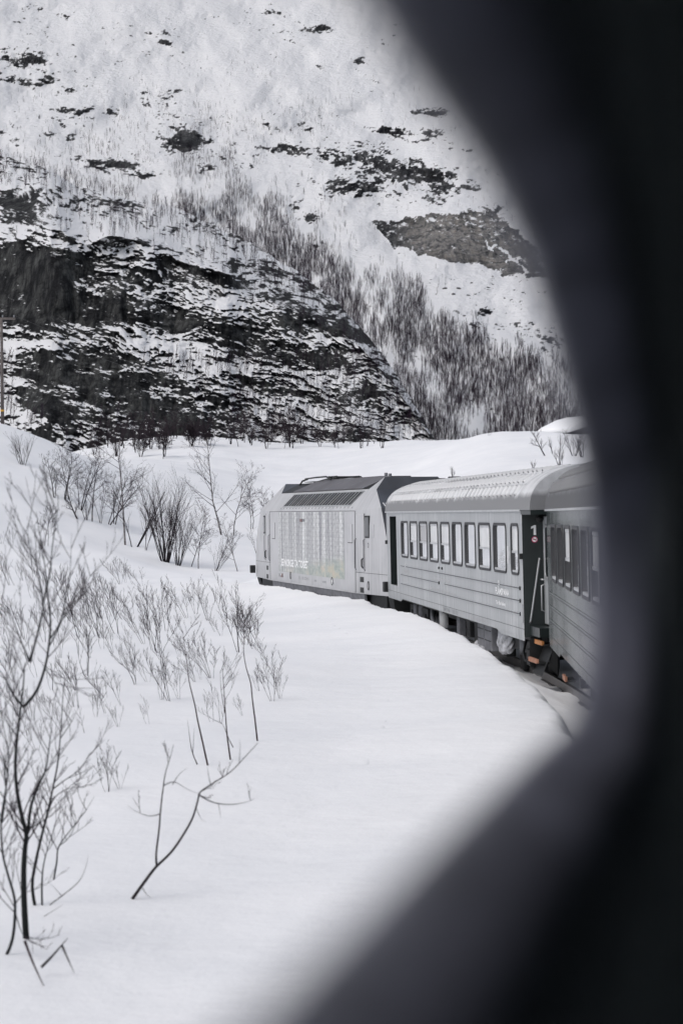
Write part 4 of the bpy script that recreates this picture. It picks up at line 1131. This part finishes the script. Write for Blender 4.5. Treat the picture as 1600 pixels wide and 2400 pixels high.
# --- the birches between the field and the locomotive, each its own tree
def at_ground(px, py):
    return ground_hit(px, py)
MID = [
    # px, py, height px, style, stems, spread, lean, radius m, bark, label
    (521, 1254, 225, 'birch', 1, 0, (-.22, 0), .12, 'birch', 'largest birch left of the locomotive, pale trunk leaning left'),
    (547, 1256, 160, 'birch', 1, 0, (.04, 0), .08, 'birch', 'slender birch just right of the largest leaning birch'),
    (294, 1278, 255, 'birch', 1, 0, (-.04, 0), .12, 'birch', 'tallest straight birch with pale trunk foot, left of the dense clump'),
    (313, 1282, 150, 'shrub', 3, .55, (.15, 0), .09, 'bark', 'dark forked birch leaning right at the foot of the tallest birch'),
    (388, 1318, 205, 'shrub', 26, .30, (-.03, 0), .055, 'bark', 'dense broom-like clump of many dark upright stems'),
    (418, 1326, 130, 'shrub', 16, .36, (.12, 0), .035, 'bark', 'lower dark bush on the right flank of the broom-like clump'),
    (184, 1220, 62, 'birch', 1, 0, (-.75, 0), .10, 'bark', 'short crooked stump leaning left at the hill foot'),
    (126, 1167, 95, 'birch', 2, .3, (-.1, 0), .07, 'bark', 'leftmost dark birch on the edge of the left hill'),
    (150, 1173, 120, 'birch', 2, .25, (0, 0), .07, 'bark', 'second dark birch from the left on the hill edge'),
    (163, 1173, 128, 'birch', 1, .25, (.05, 0), .06, 'bark', 'third dark birch from the left on the hill edge'),
    (186, 1197, 135, 'birch', 3, .35, (.02, 0), .07, 'bark', 'bushy birch right of the crooked stump'),
    (216, 1222, 140, 'birch', 1, 0, (.02, 0), .075, 'bark', 'thin dark birch between the bushy birch and the forked birch'),
    (203, 1221, 70, 'shrub', 4, .4, (0, 0), .04, 'bark', 'low scrub at the foot of the thin dark birch'),
    (248, 1227, 140, 'birch', 2, .55, (.12, 0), .09, 'bark', 'forked birch with thick dark base left of the tallest birch'),
    (268, 1231, 165, 'birch', 2, .25, (.08, 0), .08, 'bark', 'birch leaning right behind the tallest birch'),
    (236, 1225, 100, 'whip', 5, .25, (0, 0), .03, 'bark', 'bundle of thin stems beside the forked birch'),
    (340, 1290, 120, 'shrub', 4, .4, (.1, 0), .04, 'twig', 'thin shrub between the tallest birch and the dense clump'),
    (55, 1091, 80, 'shrub', 11, .75, (0, 0), .04, 'bark', 'spreading bare bush alone on the left hill'),
    (558, 1340, 120, 'birch', 1, 0, (-.32, 0), .05, 'birch', 'thin birch leaning left in front of the largest birch'),
    (446, 1328, 120, 'birch', 1, 0, (.25, 0), .05, 'twig', 'thin tree leaning right beside the dense clump'),
    (465, 1333, 140, 'birch', 1, 0, (.06, 0), .05, 'twig', 'thin upright tree right of the one leaning right'),
    (505, 1338, 85, 'shrub', 9, .35, (.55, 0), .025, 'twig', 'low brush swept to the right near the field edge'),
    (590, 1240, 120, 'birch', 2, .2, (.05, 0), .05, 'twig', 'thin birch just left of the locomotive nose'),
    (603, 1300, 75, 'shrub', 5, .5, (-.2, 0), .025, 'twig', 'small bush against the locomotive nose'),
    (612, 1225, 90, 'birch', 2, .3, (0, 0), .04, 'twig', 'small birch behind the locomotive nose'),
    (1278, 1068, 58, 'birch', 1, 0, (-.55, 0), .10, 'bark', 'snapped dark snag leaning left above the coach roofs'),
    (1296, 1064, 42, 'shrub', 3, .3, (0, 0), .05, 'bark', 'small shrub right of the leaning snag'),
    (1312, 1058, 44, 'shrub', 3, .35, (.1, 0), .05, 'bark', 'second shrub right of the leaning snag'),
    (1345, 1068, 66, 'shrub', 7, .6, (0, 0), .06, 'bark', 'spreading bush on the right beside the window frame'),
    (1366, 1072, 60, 'shrub', 6, .6, (.1, 0), .06, 'bark', 'rightmost bush half lost behind the window frame'),
    (1312, 1092, 44, 'shrub', 8, .7, (.1, 0), .04, 'bark', 'bush showing just above the joint of the two coach roofs'),
    (1250, 1103, 24, 'shrub', 5, .4, (0, 0), .03, 'bark', 'tiny bush peeping over the coach roof'),
    (1060, 1122, 26, 'shrub', 5, .4, (0, 0), .03, 'bark', 'tiny bush above the middle of the coach roof'),
    (1145, 1022, 20, 'whip', 2, .5, (.5, 0), .03, 'bark', 'lone twig slanting on the smooth snow hill'),
    (105, 1281, 92, 'birch', 1, .1, (.02, 0), .03, 'twig', 'small round-headed sapling left of the hill birches'),
    (113, 1281, 80, 'birch', 1, .1, (.1, 0), .03, 'twig', 'twin of the round-headed sapling, on its right'),
]
for i, (px, py, hp, st, ns, sp, ln, r, bk, lab) in enumerate(MID):
    g = at_ground(px, py); H = hp / F * g.y
    ms = make_tree(100 + i, st, H, r * .50, ns, sp, ln, M[bk], M['twig'])
    nm = {'birch': 'birch_tree', 'shrub': 'bush', 'whip': 'sapling'}[st]
    plant(nm, ms, g, 1, 0, lab, nm.replace('_', ' ').split()[-1] if st != 'birch' else 'tree')

# --- brush poking out of the snow field
VAR = [make_tree(300 + k, 'shrub' if k % 3 else 'whip', 1.0, .0055, 2 + k % 4, .42, (-.16, .02), M['bark'], M['twig']) for k in range(9)]
FIELD = [(192, 1494, 150), (204, 1495, 100), (222, 1492, 90), (240, 1497, 120), (245, 1523, 70), (272, 1487, 110), (202, 1584, 130), (320, 1606, 95), (289, 1657, 85), (254, 1674, 110), (247, 1638, 80),
         (228, 1683, 70), (280, 1706, 60), (347, 1700, 60), (170, 1659, 90), (74, 1690, 85), (116, 1670, 55), (270, 1530, 70), (325, 1485, 100), (340, 1510, 100), (357, 1525, 110), (375, 1530, 115),
         (320, 1552, 80), (105, 1505, 75), (98, 1480, 70), (15, 1465, 70), (35, 1450, 55), (40, 1372, 60), (150, 1478, 75), (185, 1470, 80), (60, 1500, 90), (20, 1520, 80), (397, 1644, 125),
         (380, 1640, 95), (492, 1590, 115), (392, 1480, 115), (412, 1487, 100), (440, 1450, 100), (460, 1440, 85), (488, 1455, 75), (535, 1450, 95), (560, 1530, 130), (575, 1512, 110), (592, 1515, 95),
         (611, 1520, 100), (598, 1522, 80), (623, 1545, 60), (636, 1645, 120), (655, 1640, 70), (500, 1695, 85), (570, 1680, 45), (606, 1620, 55), (458, 1600, 65), (471, 1596, 45), (508, 1482, 60), (520, 1490, 50),
         (130, 1295, 75), (141, 1290, 60), (165, 1315, 75), (172, 1298, 95), (181, 1297, 80), (188, 1297, 70), (235, 1300, 95), (250, 1311, 85), (268, 1313, 60), (84, 1281, 60), (80, 1345, 65), (78, 1402, 75), (22, 1372, 75),
         (55, 1362, 50), (281, 1370, 65), (296, 1366, 55), (311, 1370, 60), (330, 1374, 55), (25, 1285, 50), (6, 1275, 60), (40, 1278, 60), (62, 1290, 55), (210, 1440, 90), (235, 1450, 90), (262, 1445, 95), (290, 1452, 85), (310, 1440, 80), (345, 1455, 85),
         (366, 1448, 80), (120, 1440, 80), (160, 1430, 80), (140, 1545, 80), (180, 1620, 90), (215, 1545, 75), (300, 1560, 60), (345, 1600, 70), (420, 1540, 50), (440, 1560, 45), (85, 1590, 80), (30, 1600, 90), (120, 1620, 70), (40, 1680, 80), (150, 1720, 90),
         (200, 1720, 70), (90, 1760, 90), (250, 1860, 110), (280, 1855, 70), (545, 1590, 50), (420, 1640, 70), (110, 1400, 70), (150, 1392, 70), (190, 1402, 80), (230, 1400, 70), (260, 1405, 60)]
FLAB = ['%s thin sapling in the back row of brush, just below the hill birches', '%s thin sapling in the second row of brush on the snow field',
        '%s thin sapling in the thick middle of the brush on the snow field', '%s thin sapling in the sparse front row of brush on the snow field']
rnd = random.Random(5)
for i, (px, py, hp) in enumerate(FIELD):
    g = at_ground(px + rnd.uniform(-3, 3), py)
    if track_off(g.x, g.y) > -2.4: continue
    s = hp / F * g.y * 1.1
    plant('sapling', VAR[i % 9], g, (s, s, s), rnd.uniform(-.7, .7) + (0 if i % 2 else .3), FLAB[(py > 1330) + (py > 1425) + (py > 1555)] % (('taller' if hp > 84 else 'smaller'), ), 'sapling', 'saplings in the brush on the snow field', (rnd.uniform(-.1, .1), rnd.uniform(-.25, .05)))

# --- single stems and sticks in front, drawn limb by limb
def limb_thing(name, limbs, label, cat, base, twigs=0, seed=0, mat='redtwig', tl=.35, thing_twig='twig', skip=.25):
    """limbs: list of (list of (px, py), radius) at the distance of the base"""
    g = at_ground(*base); Y = g.y; rn = random.Random(seed)
    e = empty(name); e.location = g; tag(e, label, cat)
    lim, tw, cut = [], [], []
    for pts, r in limbs:
        dy = rn.uniform(-.06, .06)
        pp = [P(px, py, Y) - g for px, py in pts]
        for k in range(len(pp)): pp[k].y += dy * k * .6
        sm = [pp[0]]
        for k in range(len(pp) - 1):
            p0 = pp[max(k - 1, 0)]; p1 = pp[k]; p2 = pp[k + 1]; p3 = pp[min(k + 2, len(pp) - 1)]
            for j in range(1, 5):
                t = j / 4
                sm.append(.5 * ((2 * p1) + (p2 - p0) * t + (2 * p0 - 5 * p1 + 4 * p2 - p3) * t * t + (3 * p1 - p0 - 3 * p2 + p3) * t ** 3))
        rr = [.60 * r * (1 - .86 * k / (len(sm) - 1)) for k in range(len(sm))]
        lim.append((sm, rr, 0))
        n = int(twigs * len(sm) / 12)
        for q in range(n):
            f = skip + (1 - skip) * rn.random(); i = min(int(f * (len(sm) - 1)), len(sm) - 2)
            d = (sm[i + 1] - sm[i]).normalized()
            d = (d + Vector((rn.choice((-1, 1)) * rn.uniform(.5, 1.1), rn.gauss(0, .5), rn.uniform(-.1, .4)))).normalized()
            cut.append(len(tw))
            branch(tw, rn, sm[i], d, tl * rn.uniform(.5, 1.1), max(rr[i] * .42, .0028), 1, dict(crook=.25, jit=.06, up=.5, tip=.4, depth=3, kids=(0, 3, 2), **{'from': .2}, ang=(18, 42), len=(.35, .6), thin=.7, rmin=.0017, seg=4))
    link('stem', tube_mesh('stem', lim, M[mat], 7), None, e)
    if 0 < len(cut) <= 16:
        for c0_, c1x in zip(cut, cut[1:] + [len(tw)]): link('twig', tube_mesh('twig', tw[c0_:c1x], M[thing_twig], 3), None, e)
    elif tw: link('twigs', tube_mesh('twigs', tw, M[thing_twig], 3), None, e)
    return e
limb_thing('sapling', [([(603, 1738), (598, 1690), (592, 1640), (588, 1600), (577, 1560), (572, 1520), (574, 1470), (568, 1420)], .016)], 'straight reddish sapling pole nearest the train', 'sapling', (603, 1738), 6, 1, skip=.75)
limb_thing('sapling', [([(487, 1796), (474, 1740), (462, 1690), (455, 1655), (441, 1600), (436, 1560), (430, 1522), (424, 1480)], .016)], 'bare leaning pole left of the short twin poles', 'sapling', (487, 1796), 3.5, 2, skip=.8)
limb_thing('sapling', [([(540, 1782), (533, 1730), (530, 1690), (527, 1640), (524, 1590), (522, 1560)], .015), ([(546, 1752), (534, 1726), (524, 1700), (510, 1685)], .008), ([(527, 1672), (518, 1620), (515, 1570)], .007)], 'pair of short dark poles crossing near the snow', 'sapling', (540, 1782), 3, 3, skip=.6)
limb_thing('sapling', [([(462, 1792), (450, 1760), (444, 1720), (440, 1685)], .010), ([(452, 1765), (456, 1700)], .006)], 'short thin stem beside the bare leaning pole', 'sapling', (462, 1792), 0, 4, skip=.4)
limb_thing('fallen_branch', [([(310, 2108), (330, 2080), (352, 2050), (367, 2032), (400, 2000), (428, 1960), (450, 1920), (462, 1880), (468, 1860), (500, 1838), (540, 1812), (580, 1770), (603, 1745)], .020),
                             ([(367, 2032), (366, 2000), (372, 1950), (377, 1890), (383, 1840), (388, 1810), (400, 1770), (406, 1745)], .013), ([(468, 1865), (500, 1880), (540, 1884), (575, 1878), (598, 1868)], .008),
                             ([(376, 1908), (350, 1914), (320, 1905), (295, 1890)], .006), ([(383, 1842), (408, 1833), (440, 1850), (470, 1862)], .006), ([(460, 1895), (470, 1920), (482, 1930)], .004), ([(494, 1842), (488, 1812), (486, 1790)], .005),
                             ([(560, 1790), (562, 1755), (560, 1735)], .004), ([(334, 2082), (345, 2098), (356, 2104)], .005), ([(512, 1884), (518, 1920)], .004), ([(404, 1840), (420, 1815), (440, 1800)], .005)],
           'forked branch rising from the snow in the foreground', 'branch', (310, 2108), 1.2, 5, 'bark', .14)
limb_thing('fallen_branch', [([(97, 2268), (120, 2245), (142, 2220), (156, 2204)], .015), ([(146, 2218), (158, 2250), (172, 2286)], .012)], 'small broken twig bent like a roof, bottom left', 'branch', (135, 2290), 0, 6, 'bark')
limb_thing('fallen_branch', [([(58, 2205), (76, 2250), (95, 2290), (112, 2322)], .014)], 'dark red stick lying on the snow below the foreground tree', 'branch', (112, 2322), 0, 7, 'redtwig')
limb_thing('birch_tree', [([(62, 2208), (58, 2120), (58, 2040), (62, 1985), (66, 1950), (55, 1900), (46, 1840), (44, 1780), (50, 1720), (58, 1660), (66, 1600), (70, 1552)], .034),
                          ([(66, 1950), (74, 1890), (95, 1835), (112, 1800), (122, 1740), (130, 1690)], .018), ([(58, 1660), (30, 1630), (5, 1585), (-20, 1560)], .014), ([(58, 1655), (85, 1620), (103, 1570), (112, 1520), (116, 1460), (110, 1400), (102, 1330), (92, 1270), (80, 1200)], .016),
                          ([(70, 1552), (84, 1500), (96, 1450), (100, 1410), (86, 1330), (70, 1290), (62, 1230)], .012), ([(70, 1552), (56, 1520), (40, 1480), (24, 1440), (0, 1400)], .010), ([(116, 1500), (140, 1460), (155, 1400), (165, 1330), (168, 1250)], .009),
                          ([(100, 1415), (118, 1340), (124, 1280), (138, 1180), (137, 1160)], .009), ([(112, 1520), (128, 1490), (150, 1440), (195, 1370), (240, 1305)], .008), ([(66, 1945), (90, 1930), (112, 1915)], .010), ([(104, 1565), (130, 1600), (150, 1640)], .006)],
           'dark sapling tree at the left edge, nearest in the foreground', 'tree', (62, 2208), 5, 8, 'bark_near', .34)
limb_thing('birch_tree', [([(84, 2135), (76, 2080), (82, 2030), (98, 1960), (112, 1905), (124, 1850), (136, 1790), (142, 1730), (148, 1640), (150, 1600)], .020), ([(124, 1850), (150, 1830), (190, 1800), (215, 1760)], .008), ([(112, 1905), (128, 1870), (160, 1850), (200, 1848)], .008), ([(142, 1730), (170, 1690), (190, 1650)], .006)],
           'slimmer stem right of the dark foreground tree', 'tree', (84, 2135), 4.5, 9, 'bark_near', .30)
limb_thing('birch_tree', [([(99, 2126), (98, 2080), (100, 2040), (108, 2000), (118, 1970), (128, 1930)], .012), ([(126, 2062), (134, 2020), (140, 1982), (172, 1938), (198, 1905), (226, 1862)], .011), ([(140, 1982), (160, 1965), (175, 1930), (165, 1890)], .006)],
           'low twiggy stem right of the foreground stems', 'tree', (99, 2126), 4, 10, 'bark_near', .24)
limb_thing('birch_tree', [([(-30, 2310), (10, 2250), (30, 2200), (36, 2140), (34, 2100), (20, 2050), (8, 2000), (4, 1930), (12, 1870), (20, 1820), (22, 1760), (8, 1690), (2, 1620)], .018), ([(20, 1820), (8, 1780), (-10, 1740)], .010), ([(35, 2120), (50, 2100), (58, 2095)], .008), ([(36, 2140), (50, 2180), (62, 2200)], .007),
                          ([(4, 1930), (14, 1850), (12, 1790), (28, 1720), (30, 1650)], .010)],
           'leaning stems at the far left edge behind the foreground tree', 'tree', (40, 2240), 5, 11, 'bark_near', .30)
limb_thing('fallen_branch', [([(70, 2165), (100, 2150), (125, 2135), (148, 2120)], .006), ([(116, 2122), (146, 2100), (182, 2070), (198, 2040), (205, 2008)], .007), ([(146, 2102), (130, 2085), (114, 2070)], .004)], 'pale arched twig right of the foreground tree foot', 'branch', (100, 2160), 0, 12, 'twig', .12)

# --- bushes and birches along the foot of the cliff
VB = [make_tree(500 + k, 'birch' if k % 2 else 'shrub', 1.0, .014, 1 + (k % 3) * 2, .4, (0, 0), M['bark'], M['twig']) for k in range(7)]
rnd = random.Random(9)
foot_n = 0
for i in range(190):
    px = rnd.uniform(150, 1330)
    py = rnd.uniform(*((1012, 1078) if px < 420 else (1016, 1052) if px < 900 else (1000, 1012)))
    if px > 960 and rnd.random() < .6: continue
    g = at_ground(px, py)
    if g.y < 168: continue
    s = rnd.uniform(34, 84) / F * g.y
    plant('bush', VB[i % 7], g, (s, s, s), rnd.uniform(0, 6.28), ('%s bare bush at the foot of the cliff, %s' % ('tall' if s > 60 / F * g.y else 'low', 'left end, behind the hill' if px < 330 else 'middle, behind the leaning birch' if px < 560 else 'right half, above the locomotive' if px < 880 else 'far right, above the coaches')), 'bush', 'bare bushes along the foot of the cliff')

# --- birch woods on the mountainside
def far_tree(seed):
    rn = random.Random(seed); out = []
    o = dict(crook=.15, jit=.05, up=.25, tip=.25, depth=1, kids=(18,), **{'from': .18}, ang=(20, 52), len=(.20, .36), thin=.42, rmin=.0064, seg=2)
    branch(out, rn, Vector((0, 0, -.04)), Vector((rn.uniform(-.08, .08), 0, 1)), 1.0, .0100, 0, o)
    return out
FT = []
for k in range(8):
    V, Tq = [], []
    for pts, rad, dep in far_tree(900 + k):
        if dep: pts, rad = [pts[0], pts[2]], [rad[0], rad[2]]
        for i in range(len(pts) - 1):
            p, q = pts[i], pts[i + 1]; r0, r1 = rad[i], rad[i + 1]
            a = (q - p).cross(Vector((0, 1, 0))).normalized(); c = (q - p).normalized().cross(a)
            for u in ((a, c) if dep == 0 else (a,)):
                b = len(V); V += [p - u * r0, p + u * r0, q + u * r1, q - u * r1]; Tq.append((b, b + 1, b + 2, b + 3))
    FT.append((np.array([tuple(v) for v in V]), np.array(Tq)))
def seg_d(px, py, line):
    best = np.full(px.shape, 1e9); tt = np.zeros(px.shape)
    for (x0, y0), (x1, y1) in zip(line[:-1], line[1:]):
        dx, dy = x1 - x0, y1 - y0; t = np.clip(((px - x0) * dx + (py - y0) * dy) / (dx * dx + dy * dy), 0, 1)
        d = np.hypot(px - x0 - t * dx, py - y0 - t * dy); best = np.minimum(best, d)
    return best
BAND = [(470, 345), (560, 460), (640, 560), (740, 640), (850, 715), (960, 785), (1080, 865), (1200, 930), (1360, 1000)]
CORE = [(440, 495), (560, 560), (660, 610), (760, 670), (860, 740), (960, 800), (1080, 870), (1240, 960)]
BAND2 = [(880, 640), (980, 715), (1100, 800), (1230, 850), (1360, 880)]
def density(px, py):
    cl_ = fbm(px / 34, py / 70, 3, 301); cl2 = fbm(px / 90, py / 60, 3, 305)
    d = .95 * np.exp(-(seg_d(px, py, BAND) / 62) ** 2) + 1.6 * np.exp(-(seg_d(px, py, CORE) / 40) ** 2) + .55 * np.exp(-(seg_d(px, py, BAND2) / 46) ** 2)
    low = sstep(780, 880, py) * sstep(640, 780, px + (py - 800) * .2)
    d = np.maximum(d, .80 * low)
    d = d + .20 * np.exp(-(((px - 330) / 200) ** 2 + ((py - 330) / 110) ** 2)) + .15 * np.exp(-(((px - 150) / 160) ** 2 + ((py - 330) / 90) ** 2)) + .14 * np.exp(-(((px - 800) / 230) ** 2 + ((py - 270) / 70) ** 2))
    d = d + .10 * np.exp(-(((px - 580) / 150) ** 2 + ((py - 200) / 70) ** 2)) + .24 * np.exp(-(((px - 720) / 80) ** 2 + ((py - 520) / 80) ** 2)) + .012
    d = d * np.interp(py, [60, 300, 450, 600], [.35, .5, .8, 1.0])
    d = d + .35 * np.exp(-(seg_d(px, py, [(60, 385), (130, 400), (190, 430), (300, 455)]) / 14) ** 2)
    return np.clip(d * (.50 + 1.7 * cl_ + .6 * cl2) * (1 - .45 * sstep(.45, .9, d)) + .55 * sstep(.40, 1.0, d) * (.75 + .5 * cl2), 0, 1.3)
cand = 150000
cx = RNG.uniform(-120, 1400, cand); cyy = RNG.uniform(60, 1065, cand)
dn = density(cx, cyy)
pos, led = on_slope(cx, cyy)
kcr = np.interp(cx, kp, crest)
hidden = (cx < 1040) & (cyy > kcr + 26) & (cyy < 1085)
wall_in = (cx > 870) & (cx < 1300) & (cyy > np.interp(cx, mp, wt) - 4) & (cyy < np.interp(cx, mp, wb) + 6)
scree = (cyy < np.interp(cx, [900, 960, 1100, 1250, 1400], [620, 650, 730, 810, 860])) & (cyy > np.interp(cx, mp, wb)) & (cx > 900)
keep = (RNG.random(cand) < dn * 1.05) & ~hidden & ~wall_in & ~(scree & (RNG.random(cand) < .9)) & (led > .25)
cx, cyy, pos, dn = cx[keep], cyy[keep], pos[keep], dn[keep]
# the loosest standing ones are single trees, the rest is one wood
sparse = np.argsort(dn)[:230]
mask = np.zeros(len(cx), bool); mask[sparse] = True
hpx = RNG.uniform(10, 24, len(cx)) * np.interp(cyy, [60, 300, 600, 1000], [.5, .65, 1.0, 1.15])
FTM = []
for V, Tq in FT:
    me = fast_mesh('birch', V, Tq); me.materials.append(M['forest']); FTM.append(me)
for i in np.nonzero(mask)[0]:
    o = link('birch_tree', FTM[i % 8]); o.location = pos[i]; s = hpx[i] / F * pos[i, 1]; o.scale = (s * 1.2, s * 1.2, s); o.rotation_euler.z = float(RNG.uniform(0, 6.28))
    tag(o, ('small bare birch loose on the %s of the open snow slope' % (('upper ' if cyy[i] < 190 else 'middle ') + ('left' if cx[i] < 330 else 'centre' if cx[i] < 700 else 'right'))), 'tree', 'loose birches on the mountainside')
def merged(name, idx, label):
    VV, FF, nb = [], [], 0
    for i in idx:
        V, Tq = FT[i % 8]; s = hpx[i] / F * pos[i, 1]; a = RNG.uniform(-.7, .7) + (math.pi if RNG.random() < .5 else 0); ca, sa = math.cos(a), math.sin(a)
        v = V * np.array([s * 1.2, s * 1.2, s])
        VV.append(np.stack([v[:, 0] * ca - v[:, 1] * sa, v[:, 0] * sa + v[:, 1] * ca, v[:, 2]], -1) + pos[i]); FF.append(Tq + nb); nb += len(V)
    me = fast_mesh(name, np.concatenate(VV), np.concatenate(FF))
    return tag(link(name, me, M['forest']), label, 'wood', kind='stuff')
merged('birch_wood', np.nonzero(~mask)[0], 'band of bare birch wood running down the mountainside to the right')
# brush growing on the knoll itself and in front of the wood at the right
kn = []
rn = np.random.default_rng(3)
VV, FF, nb = [], [], 0
for i in range(2200):
    px = rn.uniform(-40, 1000); c_ = np.interp(px, kp, crest)
    py = c_ + abs(rn.normal(0, 60)) + 2 if i % 2 else rn.uniform(840, 1030)
    if py < c_ + 2: continue
    p, l_ = on_knoll(px, py)
    if l_ < .6 and px < 520: continue
    hp = (rn.uniform(14, 34) if i % 2 else rn.uniform(18, 44)) * (.85 if px > 520 else 1)
    V, Tq = FT[i % 8]; s = hp / F * p.y
    VV.append(V * np.array([s * 1.3, s * 1.3, s]) + np.array(p)); FF.append(Tq + nb); nb += len(V)
me = fast_mesh('knoll_brush', np.concatenate(VV), np.concatenate(FF))
tag(link('knoll_brush', me, M['forest']), 'thin bare scrub growing on the ledges of the cliff', 'scrub', kind='stuff')

# ------------------------------------------------------------------ boulders, pole, cabin
bl_ = [(1055, 655, 9), (1068, 668, 8), (1073, 676, 13), (1105, 663, 9), (1142, 675, 13), (1128, 737, 17), (1150, 730, 9), (1096, 692, 10), (1062, 690, 14), (1042, 676, 12), (1030, 650, 8), (1100, 700, 9), (1132, 742, 8), (1185, 735, 8), (1198, 702, 7),
       (1032, 634, 6), (1080, 640, 6), (1160, 690, 6), (1212, 720, 6), (1230, 650, 7), (1250, 760, 9), (1262, 775, 8), (1308, 800, 12), (1316, 812, 10), (1010, 655, 6)]
def boulder_mesh(seed):
    bm = bmesh.new(); bmesh.ops.create_icosphere(bm, subdivisions=3, radius=1)
    for v in bm.verts:
        d = 1 + .55 * float(fbm(v.co.x * 1.1 + seed * 3, v.co.y * 1.1 + v.co.z * 1.7, 3, seed))
        v.co = Vector((v.co.x * d * 1.25, v.co.y * d, v.co.z * d * .62))
    me = bpy.data.meshes.new('boulder'); bm.to_mesh(me); bm.free(); me.materials.append(M['rock']); return me
def capm(seed):
    bm = bmesh.new(); bmesh.ops.create_icosphere(bm, subdivisions=2, radius=1)
    for v in bm.verts: v.co = Vector((v.co.x * 1.1, v.co.y * .9, v.co.z * .16 + .48 + .08 * math.sin(v.co.x * 3 + seed)))
    me = bpy.data.meshes.new('snow_cap'); bm.to_mesh(me); bm.free(); me.materials.append(M['snow'])
    me.polygons.foreach_set('use_smooth', np.full(len(me.polygons), True)); return me
BMs = [(boulder_mesh(k), capm(k)) for k in range(5)]
for i, (px, py, w_) in enumerate(bl_):
    p, _ = on_slope(np.array([float(px)]), np.array([float(py)])); p = p[0]
    s = w_ / 2.6 / F * p[1] * 1.1
    e = link('boulder', BMs[i % 5][0]); e.location = p; e.scale = (s, s, s); e.rotation_euler.z = i * 1.3
    tag(e, ('%s dark boulder on the snow below the pale rock wall, %s' % ('large' if w_ > 11 else 'small' if w_ > 7 else 'tiny', 'close under the wall' if py < 672 else 'halfway down the snow' if py < 720 else 'down by the birch wood')), 'boulder', 'boulders below the pale rock wall')
    link('snow_cap', BMs[i % 5][1], None, e)

pb = P(6, 968, 152); pt = P(3, 745, 152); pb.z = float(gnd(pb.x, pb.y)) - .2
up_ = tag(empty('utility_pole'), 'weathered wooden power pole with yellow band at the left edge', 'pole')
up_.location = pb
d_ = pt - pb
MB().tube([(0, 0, 0), d_ * .5, d_], [.13, .115, .10], 10).build('pole', M['wood'], up_, True)
MB().cyl(d_ * .165 + Vector((0, 0, 0)), .135, (0, 0, 1), .14, 12).build('band', M['yellow'], up_, True)
MB().box(-.9, .9, -.06, .06, d_.z - .12, d_.z + .04).build('crossarm', M['wood'], up_)
for x in (-.8, 0, .8):
    ins = MB().cyl((x, 0, d_.z + .13), .05, (0, 0, 1), .18, 8).build('insulator', M['box'], up_, True)
for k, x in enumerate((-.8, .8)):
    q0 = pb + Vector((x + d_.x * 0, 0, d_.z + .2)); q1 = P(330 + 20 * k, 850, 190) + Vector((25, 70, -4))
    pts = []
    for t in np.linspace(0, 1, 24):
        q = q0.lerp(q1, t) - q0; q.z -= 7 * t * (1 - t) * .8; pts.append(q)
    wi = MB().tube(pts, .012, 4).build('power_line', M['black'], None); wi.location = q0
    tag(wi, ('upper' if k else 'lower') + ' thin power line running right from the pole', 'wire')

# cabin with a heavy load of snow on its roof
cb = tag(empty('cabin'), 'small dark cabin under thick roof snow at the right, half hidden by the window frame', 'cabin')
cp = P(1392, 1016, 186); cp.z = float(gnd(cp.x, cp.y)) - .3
cb.location = cp; cb.rotation_euler.z = .45
MB().box(-2.6, 2.6, -2.2, 2.2, 0, .75).build('wall', M['cabinwall'], cb)
r0 = MB(); prof = [(-3.0, .62), (0, 1.25), (3.0, .62), (3.0, .50), (0, 1.12), (-3.0, .50)]
r0.loft([[(x, -2.7, z) for x, z in prof], [(x, 2.7, z) for x, z in prof]], True, True).build('roof', M['cabinwall'], cb)
prof = [(-4.6, .0), (-3.9, .62), (-2.2, 1.35), (-1.0, 1.62), (.2, 1.66), (1.6, 1.40), (3.05, .98), (3.1, .66), (0, 1.26)]
MB().loft([[(x * .97, y, z) for x, z in prof] for y in (-2.75, -2.6, 0, 2.6, 2.75)], True, True).build('roof_snow', M['snow'], cb, True)
